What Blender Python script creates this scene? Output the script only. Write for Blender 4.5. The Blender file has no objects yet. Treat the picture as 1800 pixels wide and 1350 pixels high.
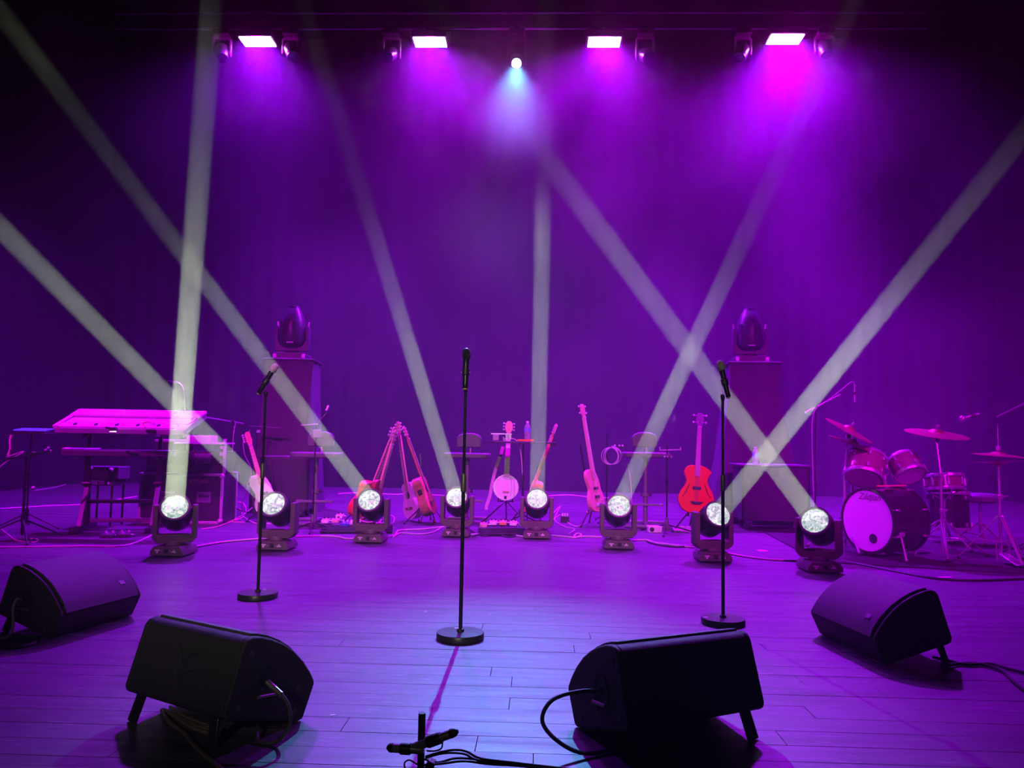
import bpy, bmesh, math, random
from mathutils import Vector, Matrix, Euler
random.seed(7)
S = bpy.context.scene
C = S.collection
PI = math.pi
def R_(d): return math.radians(d)

# ------------------------------------------------------------------ camera
FPX, CAMH = 1360.0, 1.07
CAM_M = Matrix.Rotation(R_(2.0), 3, 'Z') @ Matrix.Rotation(R_(94.0), 3, 'X') @ Matrix.Rotation(R_(1.0), 3, 'Z')
cam_d = bpy.data.cameras.new('camera')
cam_d.sensor_width = 36.0
cam_d.lens = 36.0 * FPX / 1800.0
cam_d.clip_end = 200
cam = bpy.data.objects.new('camera', cam_d)
cam.matrix_world = Matrix.Translation((0, 0, CAMH)) @ CAM_M.to_4x4()
C.objects.link(cam)
S.camera = cam

def at(px, py, Y):
    """point at stage depth Y seen at photo position px, py"""
    d = CAM_M @ Vector(((px - 900) / FPX, -(py - 675) / FPX, -1))
    return Vector((0, 0, CAMH)) + d * (Y / d.y)
def fl(px, py, z=0.0):
    d = CAM_M @ Vector(((px - 900) / FPX, -(py - 675) / FPX, -1))
    return Vector((0, 0, CAMH)) + d * ((z - CAMH) / d.z)

# ------------------------------------------------------------------ world, exposure
w = bpy.data.worlds.new('dark_hall'); S.world = w
w.use_nodes = True
w.node_tree.nodes['Background'].inputs[0].default_value = (0.25, 0.05, 1.0, 1)
w.node_tree.nodes['Background'].inputs[1].default_value = 0.004
S.view_settings.view_transform = 'Standard'
S.view_settings.look = 'None'
S.view_settings.gamma = 1.0
S.view_settings.use_curve_mapping = False
S.view_settings.exposure = 0.0
cy = S.cycles
cy.max_bounces = 2; cy.diffuse_bounces = 0; cy.glossy_bounces = 1; cy.transmission_bounces = 2
cy.use_adaptive_sampling = True; cy.adaptive_threshold = 0.25; cy.adaptive_min_samples = 16
cy.volume_bounces = 0; cy.transparent_max_bounces = 6
cy.caustics_reflective = False; cy.caustics_refractive = False
cy.sample_clamp_indirect = 2.0
cy.use_denoising = True
cy.volume_step_rate = 1.0
cy.volume_max_steps = 48

# ------------------------------------------------------------------ stage lamps hung above and in front of the picture
def aim(o, p, q):
    o.location = p
    o.rotation_euler = (Vector(q) - Vector(p)).to_track_quat('-Z', 'Y').to_euler()
def spot(name, p, q, col, power, size, blend=0.4, radius=0.08):
    d = bpy.data.lights.new(name, 'SPOT')
    d.color = col; d.energy = power; d.spot_size = R_(size); d.spot_blend = blend; d.shadow_soft_size = radius
    o = bpy.data.objects.new(name, d); C.objects.link(o); aim(o, p, q)
    return o
MAG = (0.85, 0.0, 1.0)
PUR = (0.55, 0.0, 1.0)
# magenta washes on the bar over the front of the stage, thrown upstage
for x, tx, pw in ((-5.0, -4.2, 2800), (-1.6, -1.4, 2300), (1.8, 1.4, 2300), (5.2, 4.0, 2500)):
    spot('front_wash_lamp', (x, 1.6, 5.6), (tx, 9.4, 0.5), MAG, pw, 39, 0.8, 0.12)
# fill lamp added low on the left to brighten the keyboards, no known fixture
spot('keyboard_fill_lamp', (-6.6, 3.0, 2.6), (-4.4, 8.2, 1.1), MAG, 220, 26, 0.6, 0.1)
# dim warm house light from the balcony
spot('house_lamp', (-1.5, -9, 5.5), (-0.9, 7.6, 0.5), (1.0, 0.86, 0.66), 2000, 19, 0.7, 0.3)
# purple fill lamp added low in front to brighten the drum kit, off the bar
spot('front_wash_lamp', (1.4, 0.3, 2.4), (3.75, 7.9, 0.75), (0.8, 0.0, 1.0), 900, 21, 0.5, 0.12)

# ------------------------------------------------------------------ materials
MATS = {}
def mat(name, col, rough=0.5, metal=0.0, var=0.18, scale=9.0, bump=0.0, spec=0.5, emit=None, es=0.0, coat=0.0, trans=0.0, alpha=None):
    if name in MATS: return MATS[name]
    m = bpy.data.materials.new(name); m.use_nodes = True
    nt = m.node_tree; b = nt.nodes['Principled BSDF']
    b.inputs['Roughness'].default_value = rough
    b.inputs['Metallic'].default_value = metal
    b.inputs['Specular IOR Level'].default_value = spec
    b.inputs['Coat Weight'].default_value = coat
    b.inputs['Transmission Weight'].default_value = trans
    tc = nt.nodes.new('ShaderNodeTexCoord')
    nz = nt.nodes.new('ShaderNodeTexNoise'); nz.inputs['Scale'].default_value = scale; nz.inputs['Detail'].default_value = 4
    nt.links.new(tc.outputs['Object'], nz.inputs['Vector'])
    mx = nt.nodes.new('ShaderNodeMix'); mx.data_type = 'RGBA'
    mx.inputs[6].default_value = tuple(max(0, c * (1 - var)) for c in col) + (1,)
    mx.inputs[7].default_value = tuple(min(1, c * (1 + var)) for c in col) + (1,)
    nt.links.new(nz.outputs['Fac'], mx.inputs[0])
    nt.links.new(mx.outputs[2], b.inputs['Base Color'])
    if bump:
        bp = nt.nodes.new('ShaderNodeBump'); bp.inputs['Strength'].default_value = bump; bp.inputs['Distance'].default_value = 0.01
        n2 = nt.nodes.new('ShaderNodeTexNoise'); n2.inputs['Scale'].default_value = scale * 14
        nt.links.new(tc.outputs['Object'], n2.inputs['Vector'])
        nt.links.new(n2.outputs['Fac'], bp.inputs['Height']); nt.links.new(bp.outputs['Normal'], b.inputs['Normal'])
    if emit:
        b.inputs['Emission Color'].default_value = tuple(emit) + (1,)
        b.inputs['Emission Strength'].default_value = es
    MATS[name] = m
    return m

BLK = mat('black_plastic', (0.022, 0.022, 0.024), 0.42, bump=0.05)
BLKM = mat('black_metal', (0.02, 0.02, 0.022), 0.3, 0.3)
YOKE = mat('fixture_housing', (0.115, 0.11, 0.09), 0.5, bump=0.05)
TEXB = mat('textured_black_paint', (0.02, 0.02, 0.02), 0.55, bump=0.5, scale=26)
GRIL = mat('grille_foam', (0.045, 0.045, 0.05), 0.55, bump=0.35, scale=40)
RUB = mat('black_rubber', (0.015, 0.015, 0.016), 0.6)
CHR = mat('chrome', (0.8, 0.8, 0.82), 0.24, 0.75, 0.05)
ALU = mat('aluminium_trim', (0.7, 0.68, 0.72), 0.35, 0.35, 0.1)
WHT = mat('white_print', (0.75, 0.75, 0.75), 0.6)
WHITEP = mat('white_plastic', (0.8, 0.8, 0.8), 0.35)
VEL = mat('black_drape', (0.014, 0.013, 0.016), 0.9, bump=0.2, spec=0.1, scale=5)
VELT = mat('tower_cloth', (0.08, 0.07, 0.095), 0.85, bump=0.2, spec=0.15, scale=5)

# ------------------------------------------------------------------ mesh builder
def frame_to(axis):
    return Vector(axis).normalized().to_track_quat('Z', 'Y').to_matrix().to_4x4()
def spl(pts, k=6, closed=False):
    P = [Vector(p) for p in pts]; n = len(P); out = []
    rng = range(n if closed else n - 1)
    for i in rng:
        if closed: a, b, c, d = P[(i - 1) % n], P[i], P[(i + 1) % n], P[(i + 2) % n]
        else: a, b, c, d = P[max(i - 1, 0)], P[i], P[i + 1], P[min(i + 2, n - 1)]
        for j in range(k):
            t = j / k
            out.append(0.5 * ((2 * b) + (c - a) * t + (2 * a - 5 * b + 4 * c - d) * t * t + (3 * b - a - 3 * c + d) * t ** 3))
    if not closed: out.append(P[-1])
    return out
class MB:
    def __init__(s): s.v = []; s.f = []
    def add(s, vs, fs, M=None):
        o = len(s.v)
        s.v += [tuple((M @ Vector(p)) if M else p) for p in vs]
        s.f += [tuple(i + o for i in f) for f in fs]
        return s
    def box(s, c, size, M=None, rot=None):
        x, y, z = (a / 2 for a in size)
        vs = [(-x, -y, -z), (x, -y, -z), (x, y, -z), (-x, y, -z), (-x, -y, z), (x, -y, z), (x, y, z), (-x, y, z)]
        T = Matrix.Translation(c)
        if rot: T = T @ Euler(rot).to_matrix().to_4x4()
        if M: T = M @ T
        return s.add(vs, [(0, 3, 2, 1), (4, 5, 6, 7), (0, 1, 5, 4), (1, 2, 6, 5), (2, 3, 7, 6), (3, 0, 4, 7)], T)
    def bar(s, p, q, w, h, up=(0, 0, 1)):
        """rectangular bar from p to q"""
        p, q = Vector(p), Vector(q); d = (q - p); L = d.length; d.normalize()
        u = Vector(up); x = d.cross(u)
        if x.length < 1e-4: x = d.cross(Vector((0, 1, 0)))
        x.normalize(); y = x.cross(d)
        M = Matrix((x, d, y)).transposed().to_4x4(); M.translation = (p + q) / 2
        return s.box((0, 0, 0), (w, L, h), M)
    def lathe(s, prof, n=16, M=None, caps=True):
        vs = []; fs = []
        for r, z in prof:
            for k in range(n):
                a = 2 * PI * k / n; vs.append((r * math.cos(a), r * math.sin(a), z))
        for i in range(len(prof) - 1):
            for k in range(n):
                k2 = (k + 1) % n
                fs.append((i * n + k, i * n + k2, (i + 1) * n + k2, (i + 1) * n + k))
        if caps:
            fs.append(tuple(range(n - 1, -1, -1))); o = (len(prof) - 1) * n
            fs.append(tuple(range(o, o + n)))
        return s.add(vs, fs, M)
    def cyl(s, p, q, r0, r1=None, n=12):
        p, q = Vector(p), Vector(q)
        M = Matrix.Translation(p) @ frame_to(q - p)
        return s.lathe([(r0, 0), (r0 if r1 is None else r1, (q - p).length)], n, M)
    def tube(s, pts, r, n=6, closed=False):
        P = [Vector(p) for p in pts]; m = len(P)
        rr = r if hasattr(r, '__len__') else [r] * m
        vs = []; fs = []; N = None
        for i in range(m):
            if closed: t = P[(i + 1) % m] - P[(i - 1) % m]
            else: t = P[min(i + 1, m - 1)] - P[max(i - 1, 0)]
            if t.length < 1e-9: t = Vector((0, 0, 1))
            t.normalize()
            if N is None:
                N = t.cross(Vector((0, 0, 1)))
                if N.length < 0.1: N = t.cross(Vector((0, 1, 0)))
            N = (N - t * N.dot(t))
            if N.length < 1e-6: N = t.orthogonal()
            N.normalize(); B = t.cross(N)
            for k in range(n):
                a = 2 * PI * k / n; vs.append(tuple(P[i] + (N * math.cos(a) + B * math.sin(a)) * rr[i]))
        for i in range(m if closed else m - 1):
            j = (i + 1) % m
            for k in range(n):
                k2 = (k + 1) % n
                fs.append((i * n + k, i * n + k2, j * n + k2, j * n + k))
        if not closed:
            fs.append(tuple(range(n - 1, -1, -1))); fs.append(tuple(range((m - 1) * n, m * n)))
        return s.add(vs, fs)
    def prism(s, poly, z0, z1, M=None):
        n = len(poly)
        vs = [(x, y, z0) for x, y in poly] + [(x, y, z1) for x, y in poly]
        fs = [tuple(range(n - 1, -1, -1)), tuple(range(n, 2 * n))] + [(i, (i + 1) % n, n + (i + 1) % n, n + i) for i in range(n)]
        return s.add(vs, fs, M)
    def ball(s, c, r, n=12, m=8, sc=(1, 1, 1), M=None):
        prof = []
        for i in range(m + 1):
            a = -PI / 2 + PI * i / m
            prof.append((max(math.cos(a) * r, r * 0.01), math.sin(a) * r))
        T = Matrix.Translation(c)
        if M: T = T @ M
        return s.lathe(prof, n, T @ Matrix.Diagonal((*sc, 1)))
    def build(s, name, m, parent=None, bevel=0.0, smooth=38, seg=2, M=None):
        me = bpy.data.meshes.new(name)
        me.from_pydata(s.v, [], s.f); me.update()
        bm = bmesh.new(); bm.from_mesh(me); bmesh.ops.recalc_face_normals(bm, faces=bm.faces); bm.to_mesh(me); bm.free()
        return link_mesh(name, me, m, parent, bevel, smooth, seg, M)
def link_mesh(name, me, m, parent=None, bevel=0.0, smooth=38, seg=2, M=None):
    if m and not me.materials: me.materials.append(m)
    if smooth and not me.get('sm'):
        me.polygons.foreach_set('use_smooth', [True] * len(me.polygons))
        me.set_sharp_from_angle(angle=R_(smooth)); me['sm'] = 1
    o = bpy.data.objects.new(name, me); C.objects.link(o)
    if bevel:
        b = o.modifiers.new('edge', 'BEVEL'); b.width = bevel; b.segments = seg; b.limit_method = 'ANGLE'; b.angle_limit = R_(40)
        b.harden_normals = False
    if parent: o.parent = parent
    if M: o.matrix_local = M
    return o
def tag(o, label=None, cat=None, group=None, kind=None):
    if label: o['label'] = label
    if cat: o['category'] = cat
    if group: o['group'] = group
    if kind: o['kind'] = kind
    return o
def thing(name, label, cat, loc=(0, 0, 0), rz=0.0, group=None):
    o = bpy.data.objects.new(name, None); C.objects.link(o)
    o.empty_display_size = 0.1
    o.location = loc; o.rotation_euler = (0, 0, rz)
    return tag(o, label, cat, group)
# ================================================================== the setting
def node_floor(name, planks):
    m = bpy.data.materials.new(name); m.use_nodes = True
    nt = m.node_tree; b = nt.nodes['Principled BSDF']; L = nt.links
    geo = nt.nodes.new('ShaderNodeNewGeometry')
    mp = nt.nodes.new('ShaderNodeMapping'); mp.inputs['Scale'].default_value = (0.45, 4.2, 1)
    L.new(geo.outputs['Position'], mp.inputs['Vector'])
    n1 = nt.nodes.new('ShaderNodeTexNoise'); n1.inputs['Scale'].default_value = 3.0; n1.inputs['Detail'].default_value = 6
    L.new(mp.outputs['Vector'], n1.inputs['Vector'])
    n2 = nt.nodes.new('ShaderNodeTexNoise'); n2.inputs['Scale'].default_value = 1.3; n2.inputs['Detail'].default_value = 5
    L.new(geo.outputs['Position'], n2.inputs['Vector'])
    cr = nt.nodes.new('ShaderNodeValToRGB')
    cr.color_ramp.elements[0].position = 0.3; cr.color_ramp.elements[0].color = (0.018, 0.018, 0.02, 1)
    cr.color_ramp.elements[1].position = 0.72; cr.color_ramp.elements[1].color = (0.10, 0.10, 0.105, 1)
    L.new(n1.outputs['Fac'], cr.inputs['Fac'])
    # thin pale scratches running mostly along the boards
    mps = nt.nodes.new('ShaderNodeMapping'); mps.inputs['Scale'].default_value = (1.2, 16, 1); mps.inputs['Rotation'].default_value = (0, 0, 0.06)
    L.new(geo.outputs['Position'], mps.inputs['Vector'])
    ns = nt.nodes.new('ShaderNodeTexNoise'); ns.inputs['Scale'].default_value = 5.5; ns.inputs['Detail'].default_value = 3
    L.new(mps.outputs['Vector'], ns.inputs['Vector'])
    rs = nt.nodes.new('ShaderNodeValToRGB')
    rs.color_ramp.elements[0].position = 0.63; rs.color_ramp.elements[0].color = (0, 0, 0, 1)
    rs.color_ramp.elements[1].position = 0.74; rs.color_ramp.elements[1].color = (1, 1, 1, 1)
    L.new(ns.outputs['Fac'], rs.inputs['Fac'])
    mx = nt.nodes.new('ShaderNodeMix'); mx.data_type = 'RGBA'
    L.new(rs.outputs['Color'], mx.inputs[0]); L.new(cr.outputs['Color'], mx.inputs[6]); mx.inputs[7].default_value = (0.32, 0.31, 0.33, 1)
    col = mx.outputs[2]
    bp = nt.nodes.new('ShaderNodeBump'); bp.inputs['Strength'].default_value = 0.5; bp.inputs['Distance'].default_value = 0.004
    if planks:
        br = nt.nodes.new('ShaderNodeTexBrick')
        br.inputs['Scale'].default_value = 1.0; br.inputs['Brick Width'].default_value = 1.6; br.inputs['Row Height'].default_value = 0.14
        br.inputs['Mortar Size'].default_value = 0.009; br.inputs['Color1'].default_value = (1, 1, 1, 1); br.inputs['Color2'].default_value = (0.5, 0.5, 0.53, 1)
        br.inputs['Mortar'].default_value = (0.25, 0.25, 0.25, 1); br.inputs['Mortar Smooth'].default_value = 0.2
        L.new(geo.outputs['Position'], br.inputs['Vector'])
        mu = nt.nodes.new('ShaderNodeMix'); mu.data_type = 'RGBA'; mu.blend_type = 'MULTIPLY'; mu.inputs[0].default_value = 1.0
        L.new(col, mu.inputs[6]); L.new(br.outputs['Color'], mu.inputs[7]); col = mu.outputs[2]
    else:
        oi = nt.nodes.new('ShaderNodeObjectInfo')
        mr = nt.nodes.new('ShaderNodeMapRange'); mr.inputs['To Min'].default_value = 0.68; mr.inputs['To Max'].default_value = 1.15
        L.new(oi.outputs['Random'], mr.inputs['Value'])
        mu = nt.nodes.new('ShaderNodeMix'); mu.data_type = 'RGBA'; mu.blend_type = 'MULTIPLY'; mu.inputs[0].default_value = 1.0
        L.new(col, mu.inputs[6]); L.new(mr.outputs['Result'], mu.inputs[7]); col = mu.outputs[2]
    L.new(col, b.inputs['Base Color'])
    rr = nt.nodes.new('ShaderNodeMapRange'); rr.inputs['To Min'].default_value = 0.56; rr.inputs['To Max'].default_value = 0.36
    b.inputs['Specular IOR Level'].default_value = 0.75
    rr.inputs['From Min'].default_value = 0.3; rr.inputs['From Max'].default_value = 0.7
    L.new(n1.outputs['Fac'], rr.inputs['Value']); L.new(rr.outputs['Result'], b.inputs['Roughness'])
    L.new(n1.outputs['Fac'], bp.inputs['Height']); L.new(bp.outputs['Normal'], b.inputs['Normal'])
    return m
FLM = node_floor('stage_boards_far', True)
FLP = node_floor('stage_boards_near', False)
HET = True
Y0, Y1, XW, YB = 2.30, 4.54, 4.6, 16.0     # front edge of the stage, end of the separate boards, their half width, backdrop
f = MB()
f.box((0, (Y0 + YB + 1) / 2, -0.36), (19, YB + 1 - Y0, 0.68))
f.box((0, (Y1 + YB + 1) / 2, -0.01), (19, YB + 1 - Y1, 0.02))
for s in (-1, 1): f.box((s * (XW + 9.5) / 2, (Y0 + Y1) / 2, -0.01), (9.5 - XW, Y1 - Y0, 0.02))
f.box((0, -7.5, -0.75), (24, 22, 0.1))
floor = tag(f.build('floor', FLM, smooth=0), 'black painted wooden stage floor with worn boards', kind='structure')
PW = 0.14
nrow = int(round((Y1 - Y0) / PW))
bms = {}
def plank_mesh(L):
    L = round(L, 1)
    if L not in bms:
        x, y, c = L / 2 - 0.0008, PW / 2 - 0.0006, 0.0009
        vs = [(-x, -y, -0.02), (x, -y, -0.02), (x, y, -0.02), (-x, y, -0.02), (-x, -y, -c), (x, -y, -c), (x, y, -c), (-x, y, -c),
              (-x + c, -y + c, 0), (x - c, -y + c, 0), (x - c, y - c, 0), (-x + c, y - c, 0)]
        fs = [(0, 3, 2, 1), (8, 9, 10, 11)]
        for a in (0, 4): fs += [(a + i, a + (i + 1) % 4, a + 4 + (i + 1) % 4, a + 4 + i) for i in range(4)]
        me = bpy.data.meshes.new('plank'); me.from_pydata(vs, [], fs); me.update(); bms[L] = me
    return bms[L], L
for r in range(nrow):
    y = Y0 + PW * (r + 0.5); x = -XW
    first = random.choice((0.6, 0.9, 1.2, 1.5))
    while x < XW - 0.05:
        L = first if x == -XW else random.choice((1.2, 1.4, 1.6, 1.8, 2.0))
        if XW - x - L < 0.4: L = XW - x
        me, L = plank_mesh(L)
        p = link_mesh('plank', me, FLP, floor, smooth=0)
        p.location = (x + L / 2, y, random.uniform(-0.0012, 0.0))
        x += L
# backdrop and legs: hanging folded drapes
def drape(name, pts, z0, z1, fold, amp, m, sub=10, flare=0.0):
    """folded cloth along a plan line, with thickness"""
    P = [Vector(p) for p in pts]; v = []; fc = []; plan = []
    for i in range(len(P) - 1):
        d = P[i + 1] - P[i]; L = d.length; d.normalize(); nrm = Vector((-d.y, d.x)); k = max(2, int(L / fold * sub))
        for j in range(k + (1 if i == len(P) - 2 else 0)):
            t = L * j / k
            plan.append((P[i] + d * t, nrm, t))
    rnd = [random.uniform(0.6, 1.4) for _ in range(2000)]
    zs = [z0 + (z1 - z0) * k / 6 for k in range(7)]
    b = MB(); n = len(plan)
    for side in (0, 1):
        for zi, z in enumerate(zs):
            for (q, nr, t) in plan:
                a = amp * rnd[int(t / fold)] * math.sin(2 * PI * t / fold + 0.3 * math.sin(zi * 0.7 + t)) * (1.0 + 0.25 * (1 - zi / 6))
                p = q + nr * (a + (0.02 if side else 0))
                b.v.append((p.x, p.y, z))
        o = side * n * 7
        for zi in range(6):
            for i in range(n - 1):
                k = o + zi * n + i
                b.f.append((k, k + 1, k + n + 1, k + n))
    return b.build(name, m, smooth=60)
wb = drape('wall_back', [(-9.3, YB), (9.3, YB)], 0.0, 9.6, 0.42, 0.022, VEL)
tag(wb, 'black folded backdrop curtain across the rear of the stage', kind='structure')
wl = MB(); wl.box((-9.4, 9, 4.5), (0.2, 14.4, 10.4)); tag(wl.build('wall_left', VEL), 'black stage wall on the left', kind='structure')
wr = MB(); wr.box((9.4, 9, 4.5), (0.2, 14.4, 10.4)); tag(wr.build('wall_right', VEL), 'black stage wall on the right', kind='structure')
ce = MB(); ce.box((0, 9, 9.75), (19, 14.4, 0.2)); tag(ce.build('ceiling', VEL), 'black fly loft ceiling', kind='structure')

# haze in the air over the stage
hz = MB(); hz.box((0, 8.75, 4.45), (18.4, 13.9, 10.2))
vm = bpy.data.materials.new('theatre_haze'); vm.use_nodes = True
nt = vm.node_tree; nt.nodes.clear()
out = nt.nodes.new('ShaderNodeOutputMaterial'); vs = nt.nodes.new('ShaderNodeVolumeScatter')
vs.inputs['Color'].default_value = (1, 1, 1, 1); vs.inputs['Anisotropy'].default_value = 0.1
nt.links.new(vs.outputs[0], out.inputs['Volume'])
vs.inputs['Density'].default_value = 0.03
if HET:
    tc = nt.nodes.new('ShaderNodeNewGeometry')
    nz = nt.nodes.new('ShaderNodeTexNoise'); nz.inputs['Scale'].default_value = 0.45; nz.inputs['Detail'].default_value = 1.0
    nt.links.new(tc.outputs['Position'], nz.inputs['Vector'])
    mr = nt.nodes.new('ShaderNodeMapRange'); mr.inputs['From Min'].default_value = 0.35; mr.inputs['From Max'].default_value = 0.7
    mr.inputs['To Min'].default_value = 0.0016; mr.inputs['To Max'].default_value = 0.0105
    nt.links.new(nz.outputs['Fac'], mr.inputs['Value'])
    # over the front half the haze lies low; upstage it fills the height, thicker towards the right
    def node(t, **k):
        n = nt.nodes.new(t)
        for a_, v_ in k.items(): setattr(n, a_, v_)
        return n
    def math_(op, a_, b_):
        n = node('ShaderNodeMath', operation=op)
        for i, v_ in ((0, a_), (1, b_)):
            if isinstance(v_, (int, float)): n.inputs[i].default_value = v_
            else: nt.links.new(v_, n.inputs[i])
        return n.outputs[0]
    def ramp(v_, f0, f1, t0, t1, smooth=True):
        n = node('ShaderNodeMapRange', interpolation_type='SMOOTHSTEP' if smooth else 'LINEAR')
        nt.links.new(v_, n.inputs['Value'])
        for k_, x_ in (('From Min', f0), ('From Max', f1), ('To Min', t0), ('To Max', t1)): n.inputs[k_].default_value = x_
        return n.outputs['Result']
    sx = node('ShaderNodeSeparateXYZ'); nt.links.new(tc.outputs['Position'], sx.inputs[0])
    ceil_ = ramp(sx.outputs['X'], -3.3, -1.7, 5.4, 3.7)
    low = ramp(math_('DIVIDE', sx.outputs['Z'], ceil_), 0.2, 1.0, 0.74, 0.011)
    high = ramp(sx.outputs['Z'], 5.2, 7.6, 0.75, 1.35)
    back = ramp(sx.outputs['Y'], 8.2, 10.2, 0.0, 1.0)
    f1_ = math_('ADD', math_('MULTIPLY', low, math_('SUBTRACT', 1.0, back)), math_('MULTIPLY', high, back))
    dens = math_('MULTIPLY', math_('MULTIPLY', mr.outputs['Result'], f1_), ramp(sx.outputs['X'], -6, 4, 0.55, 1.75, False))
    for c_, r_, a_ in (((-0.5, 11.2, 6.4), 1.3, 0.17), ((-0.55, 9.9, 5.3), 1.0, 0.10), ((-0.5, 6.9, 2.9), 0.75, 0.05), ((-0.05, 6.1, 2.25), 0.6, 0.03), ((-2.6, 10.5, 3.4), 1.6, 0.01)):
        dn_ = node('ShaderNodeVectorMath', operation='DISTANCE'); nt.links.new(tc.outputs['Position'], dn_.inputs[0]); dn_.inputs[1].default_value = c_
        dens = math_('ADD', dens, math_('MULTIPLY', ramp(dn_.outputs['Value'], 0.0, r_, a_, 0.0), math_('MULTIPLY', nz.outputs['Fac'], 1.6)))
    nt.links.new(dens, vs.inputs['Density'])
ho = hz.build('haze', vm, smooth=0)
tag(ho, 'thin drifting theatrical haze hanging over the whole stage', 'haze', kind='stuff')

# ================================================================== wash panels on the upstage bar
PANEL = mat('lit_led_panel', (0.9, 0.7, 0.9), 0.3, emit=(1.0, 0.55, 1.0), es=30)
PANEL.cycles.emission_sampling = 'NONE'
WY = 12.3
def wash(px, py, label, power, wc=None):
    p = at(px, py, WY)
    t = thing('wash_light', label, 'stage light', p, 0, 'LED wash panels on the upstage bar')
    b = MB(); b.box((0, 0, 0.06), (0.6, 0.38, 0.1)); b.box((0, 0, 0.12), (0.4, 0.26, 0.05)); b.build('housing', BLK, t, 0.01)
    for k in range(7): MB().box((-0.18 + 0.06 * k, 0, 0.155), (0.008, 0.24, 0.03)).build('cooling_fin', BLKM, t)
    e = MB(); e.box((0, 0, 0.004), (0.52, 0.3, 0.012)); e.build('led_panel', PANEL, t)
    y = MB(); y.bar((-0.32, 0, 0.06), (-0.32, 0, 0.19), 0.03, 0.008); y.bar((0.32, 0, 0.06), (0.32, 0, 0.19), 0.03, 0.008); y.bar((-0.325, 0, 0.19), (0.325, 0, 0.19), 0.03, 0.008)
    y.build('yoke', BLKM, t)
    MB().box((0, 0, 0.215), (0.07, 0.07, 0.06)).build('clamp', BLKM, t)
    d = bpy.data.lights.new('wash_lamp', 'AREA'); d.shape = 'RECTANGLE'; d.size = 0.5; d.size_y = 0.28
    d.color = wc or WASHC; d.energy = power; d.spread = R_(125)
    o = bpy.data.objects.new('wash_lamp', d); C.objects.link(o); o.parent = t; o.location = (0, 0, -0.012)
    d = bpy.data.lights.new('spill_lamp', 'POINT'); d.color = (0.85, 0.0, 1.0); d.energy = power * 0.075; d.shadow_soft_size = 0.06
    o = bpy.data.objects.new('spill_lamp', d); C.objects.link(o); o.parent = t; o.location = (0, -0.05, -0.09)
    return t
SPC = (0.11, 0.45, 1.0); SPW = 5600
WASHC = (0.39, 0.0, 1.0)
wash(453, 74, 'glowing LED wash panel at the far left of the top bar', 1450, (0.30, 0.0, 1.0))
wash(756, 75, 'glowing LED wash panel just left of the blue spotlight', 850)
wash(1062, 75, 'glowing LED wash panel just right of the blue spotlight', 1050)
wash(1380, 70, 'glowing LED wash panel at the far right of the top bar', 1850, (0.35, 0.0, 1.0))
# ================================================================== moving head fixtures
def lens_mat():
    m = bpy.data.materials.new('lit_lens'); m.use_nodes = True
    nt = m.node_tree; b = nt.nodes['Principled BSDF']; L = nt.links
    tc = nt.nodes.new('ShaderNodeTexCoord'); oi = nt.nodes.new('ShaderNodeObjectInfo')
    ad = nt.nodes.new('ShaderNodeVectorMath'); ad.operation = 'ADD'
    L.new(tc.outputs['Object'], ad.inputs[0]); L.new(oi.outputs['Location'], ad.inputs[1])
    n = nt.nodes.new('ShaderNodeTexNoise'); n.inputs['Scale'].default_value = 26; n.inputs['Detail'].default_value = 5; n.inputs['Roughness'].default_value = 0.7
    n.inputs['Distortion'].default_value = 1.2
    L.new(ad.outputs[0], n.inputs['Vector'])
    cr = nt.nodes.new('ShaderNodeValToRGB'); e = cr.color_ramp.elements
    e[0].position = 0.34; e[0].color = (0.05, 0.13, 0.08, 1)
    e[1].position = 0.60; e[1].color = (1, 1, 0.95, 1)
    x = e.new(0.5); x.color = (0.36, 0.62, 0.45, 1)
    L.new(n.outputs['Fac'], cr.inputs['Fac']); L.new(cr.outputs['Color'], b.inputs['Emission Color'])
    b.inputs['Emission Strength'].default_value = 1.05
    b.inputs['Base Color'].default_value = (0.3, 0.3, 0.3, 1); b.inputs['Roughness'].default_value = 0.15
    return m
LENS = lens_mat()
LENS.cycles.emission_sampling = 'NONE'
MH = {}
def cached(key, fn):
    if key not in MH: MH[key] = fn()
    return MH[key]
def part(key, fn, name, m, parent, bevel=0.0, M=None):
    if key not in MH:
        o = fn().build(name, m, parent, bevel, M=M); MH[key] = o.data
        return o
    return link_mesh(name, MH[key], m, parent, bevel, M=M)
def mh_base():
    b = MB(); w, d, h = 0.29, 0.30, 0.088
    prof = [(-w / 2, 0.012), (-w / 2, 0.045), (-w / 2 + 0.03, h), (w / 2 - 0.03, h), (w / 2, 0.045), (w / 2, 0.012)]
    M = Matrix(((1, 0, 0, 0), (0, 0, 1, 0), (0, 1, 0, 0), (0, 0, 0, 1)))
    b.prism(prof, -d / 2, d / 2, M)
    for x in (-0.11, 0.11):
        for y in (-0.11, 0.11): b.cyl((x, y, 0), (x, y, 0.014), 0.016)
    b.cyl((0, 0, h), (0, 0, h + 0.03), 0.085, 0.08, 20)
    return b
def mh_yoke():
    b = MB(); z0 = 0.105; o = 0.18; i = 0.137; zt = 0.435; c = 0.045
    poly = [(-o + c, z0), (o - c, z0), (o, z0 + c), (o, zt), (i, zt), (i, z0 + 0.085), (i - 0.01, z0 + 0.075), (-i + 0.01, z0 + 0.075), (-i, z0 + 0.085), (-i, zt), (-o, zt), (-o, z0 + c)]
    M = Matrix(((1, 0, 0, 0), (0, 0, 1, 0), (0, 1, 0, 0), (0, 0, 0, 1)))
    b.prism(poly, -0.06, 0.06, M)
    return b
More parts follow.
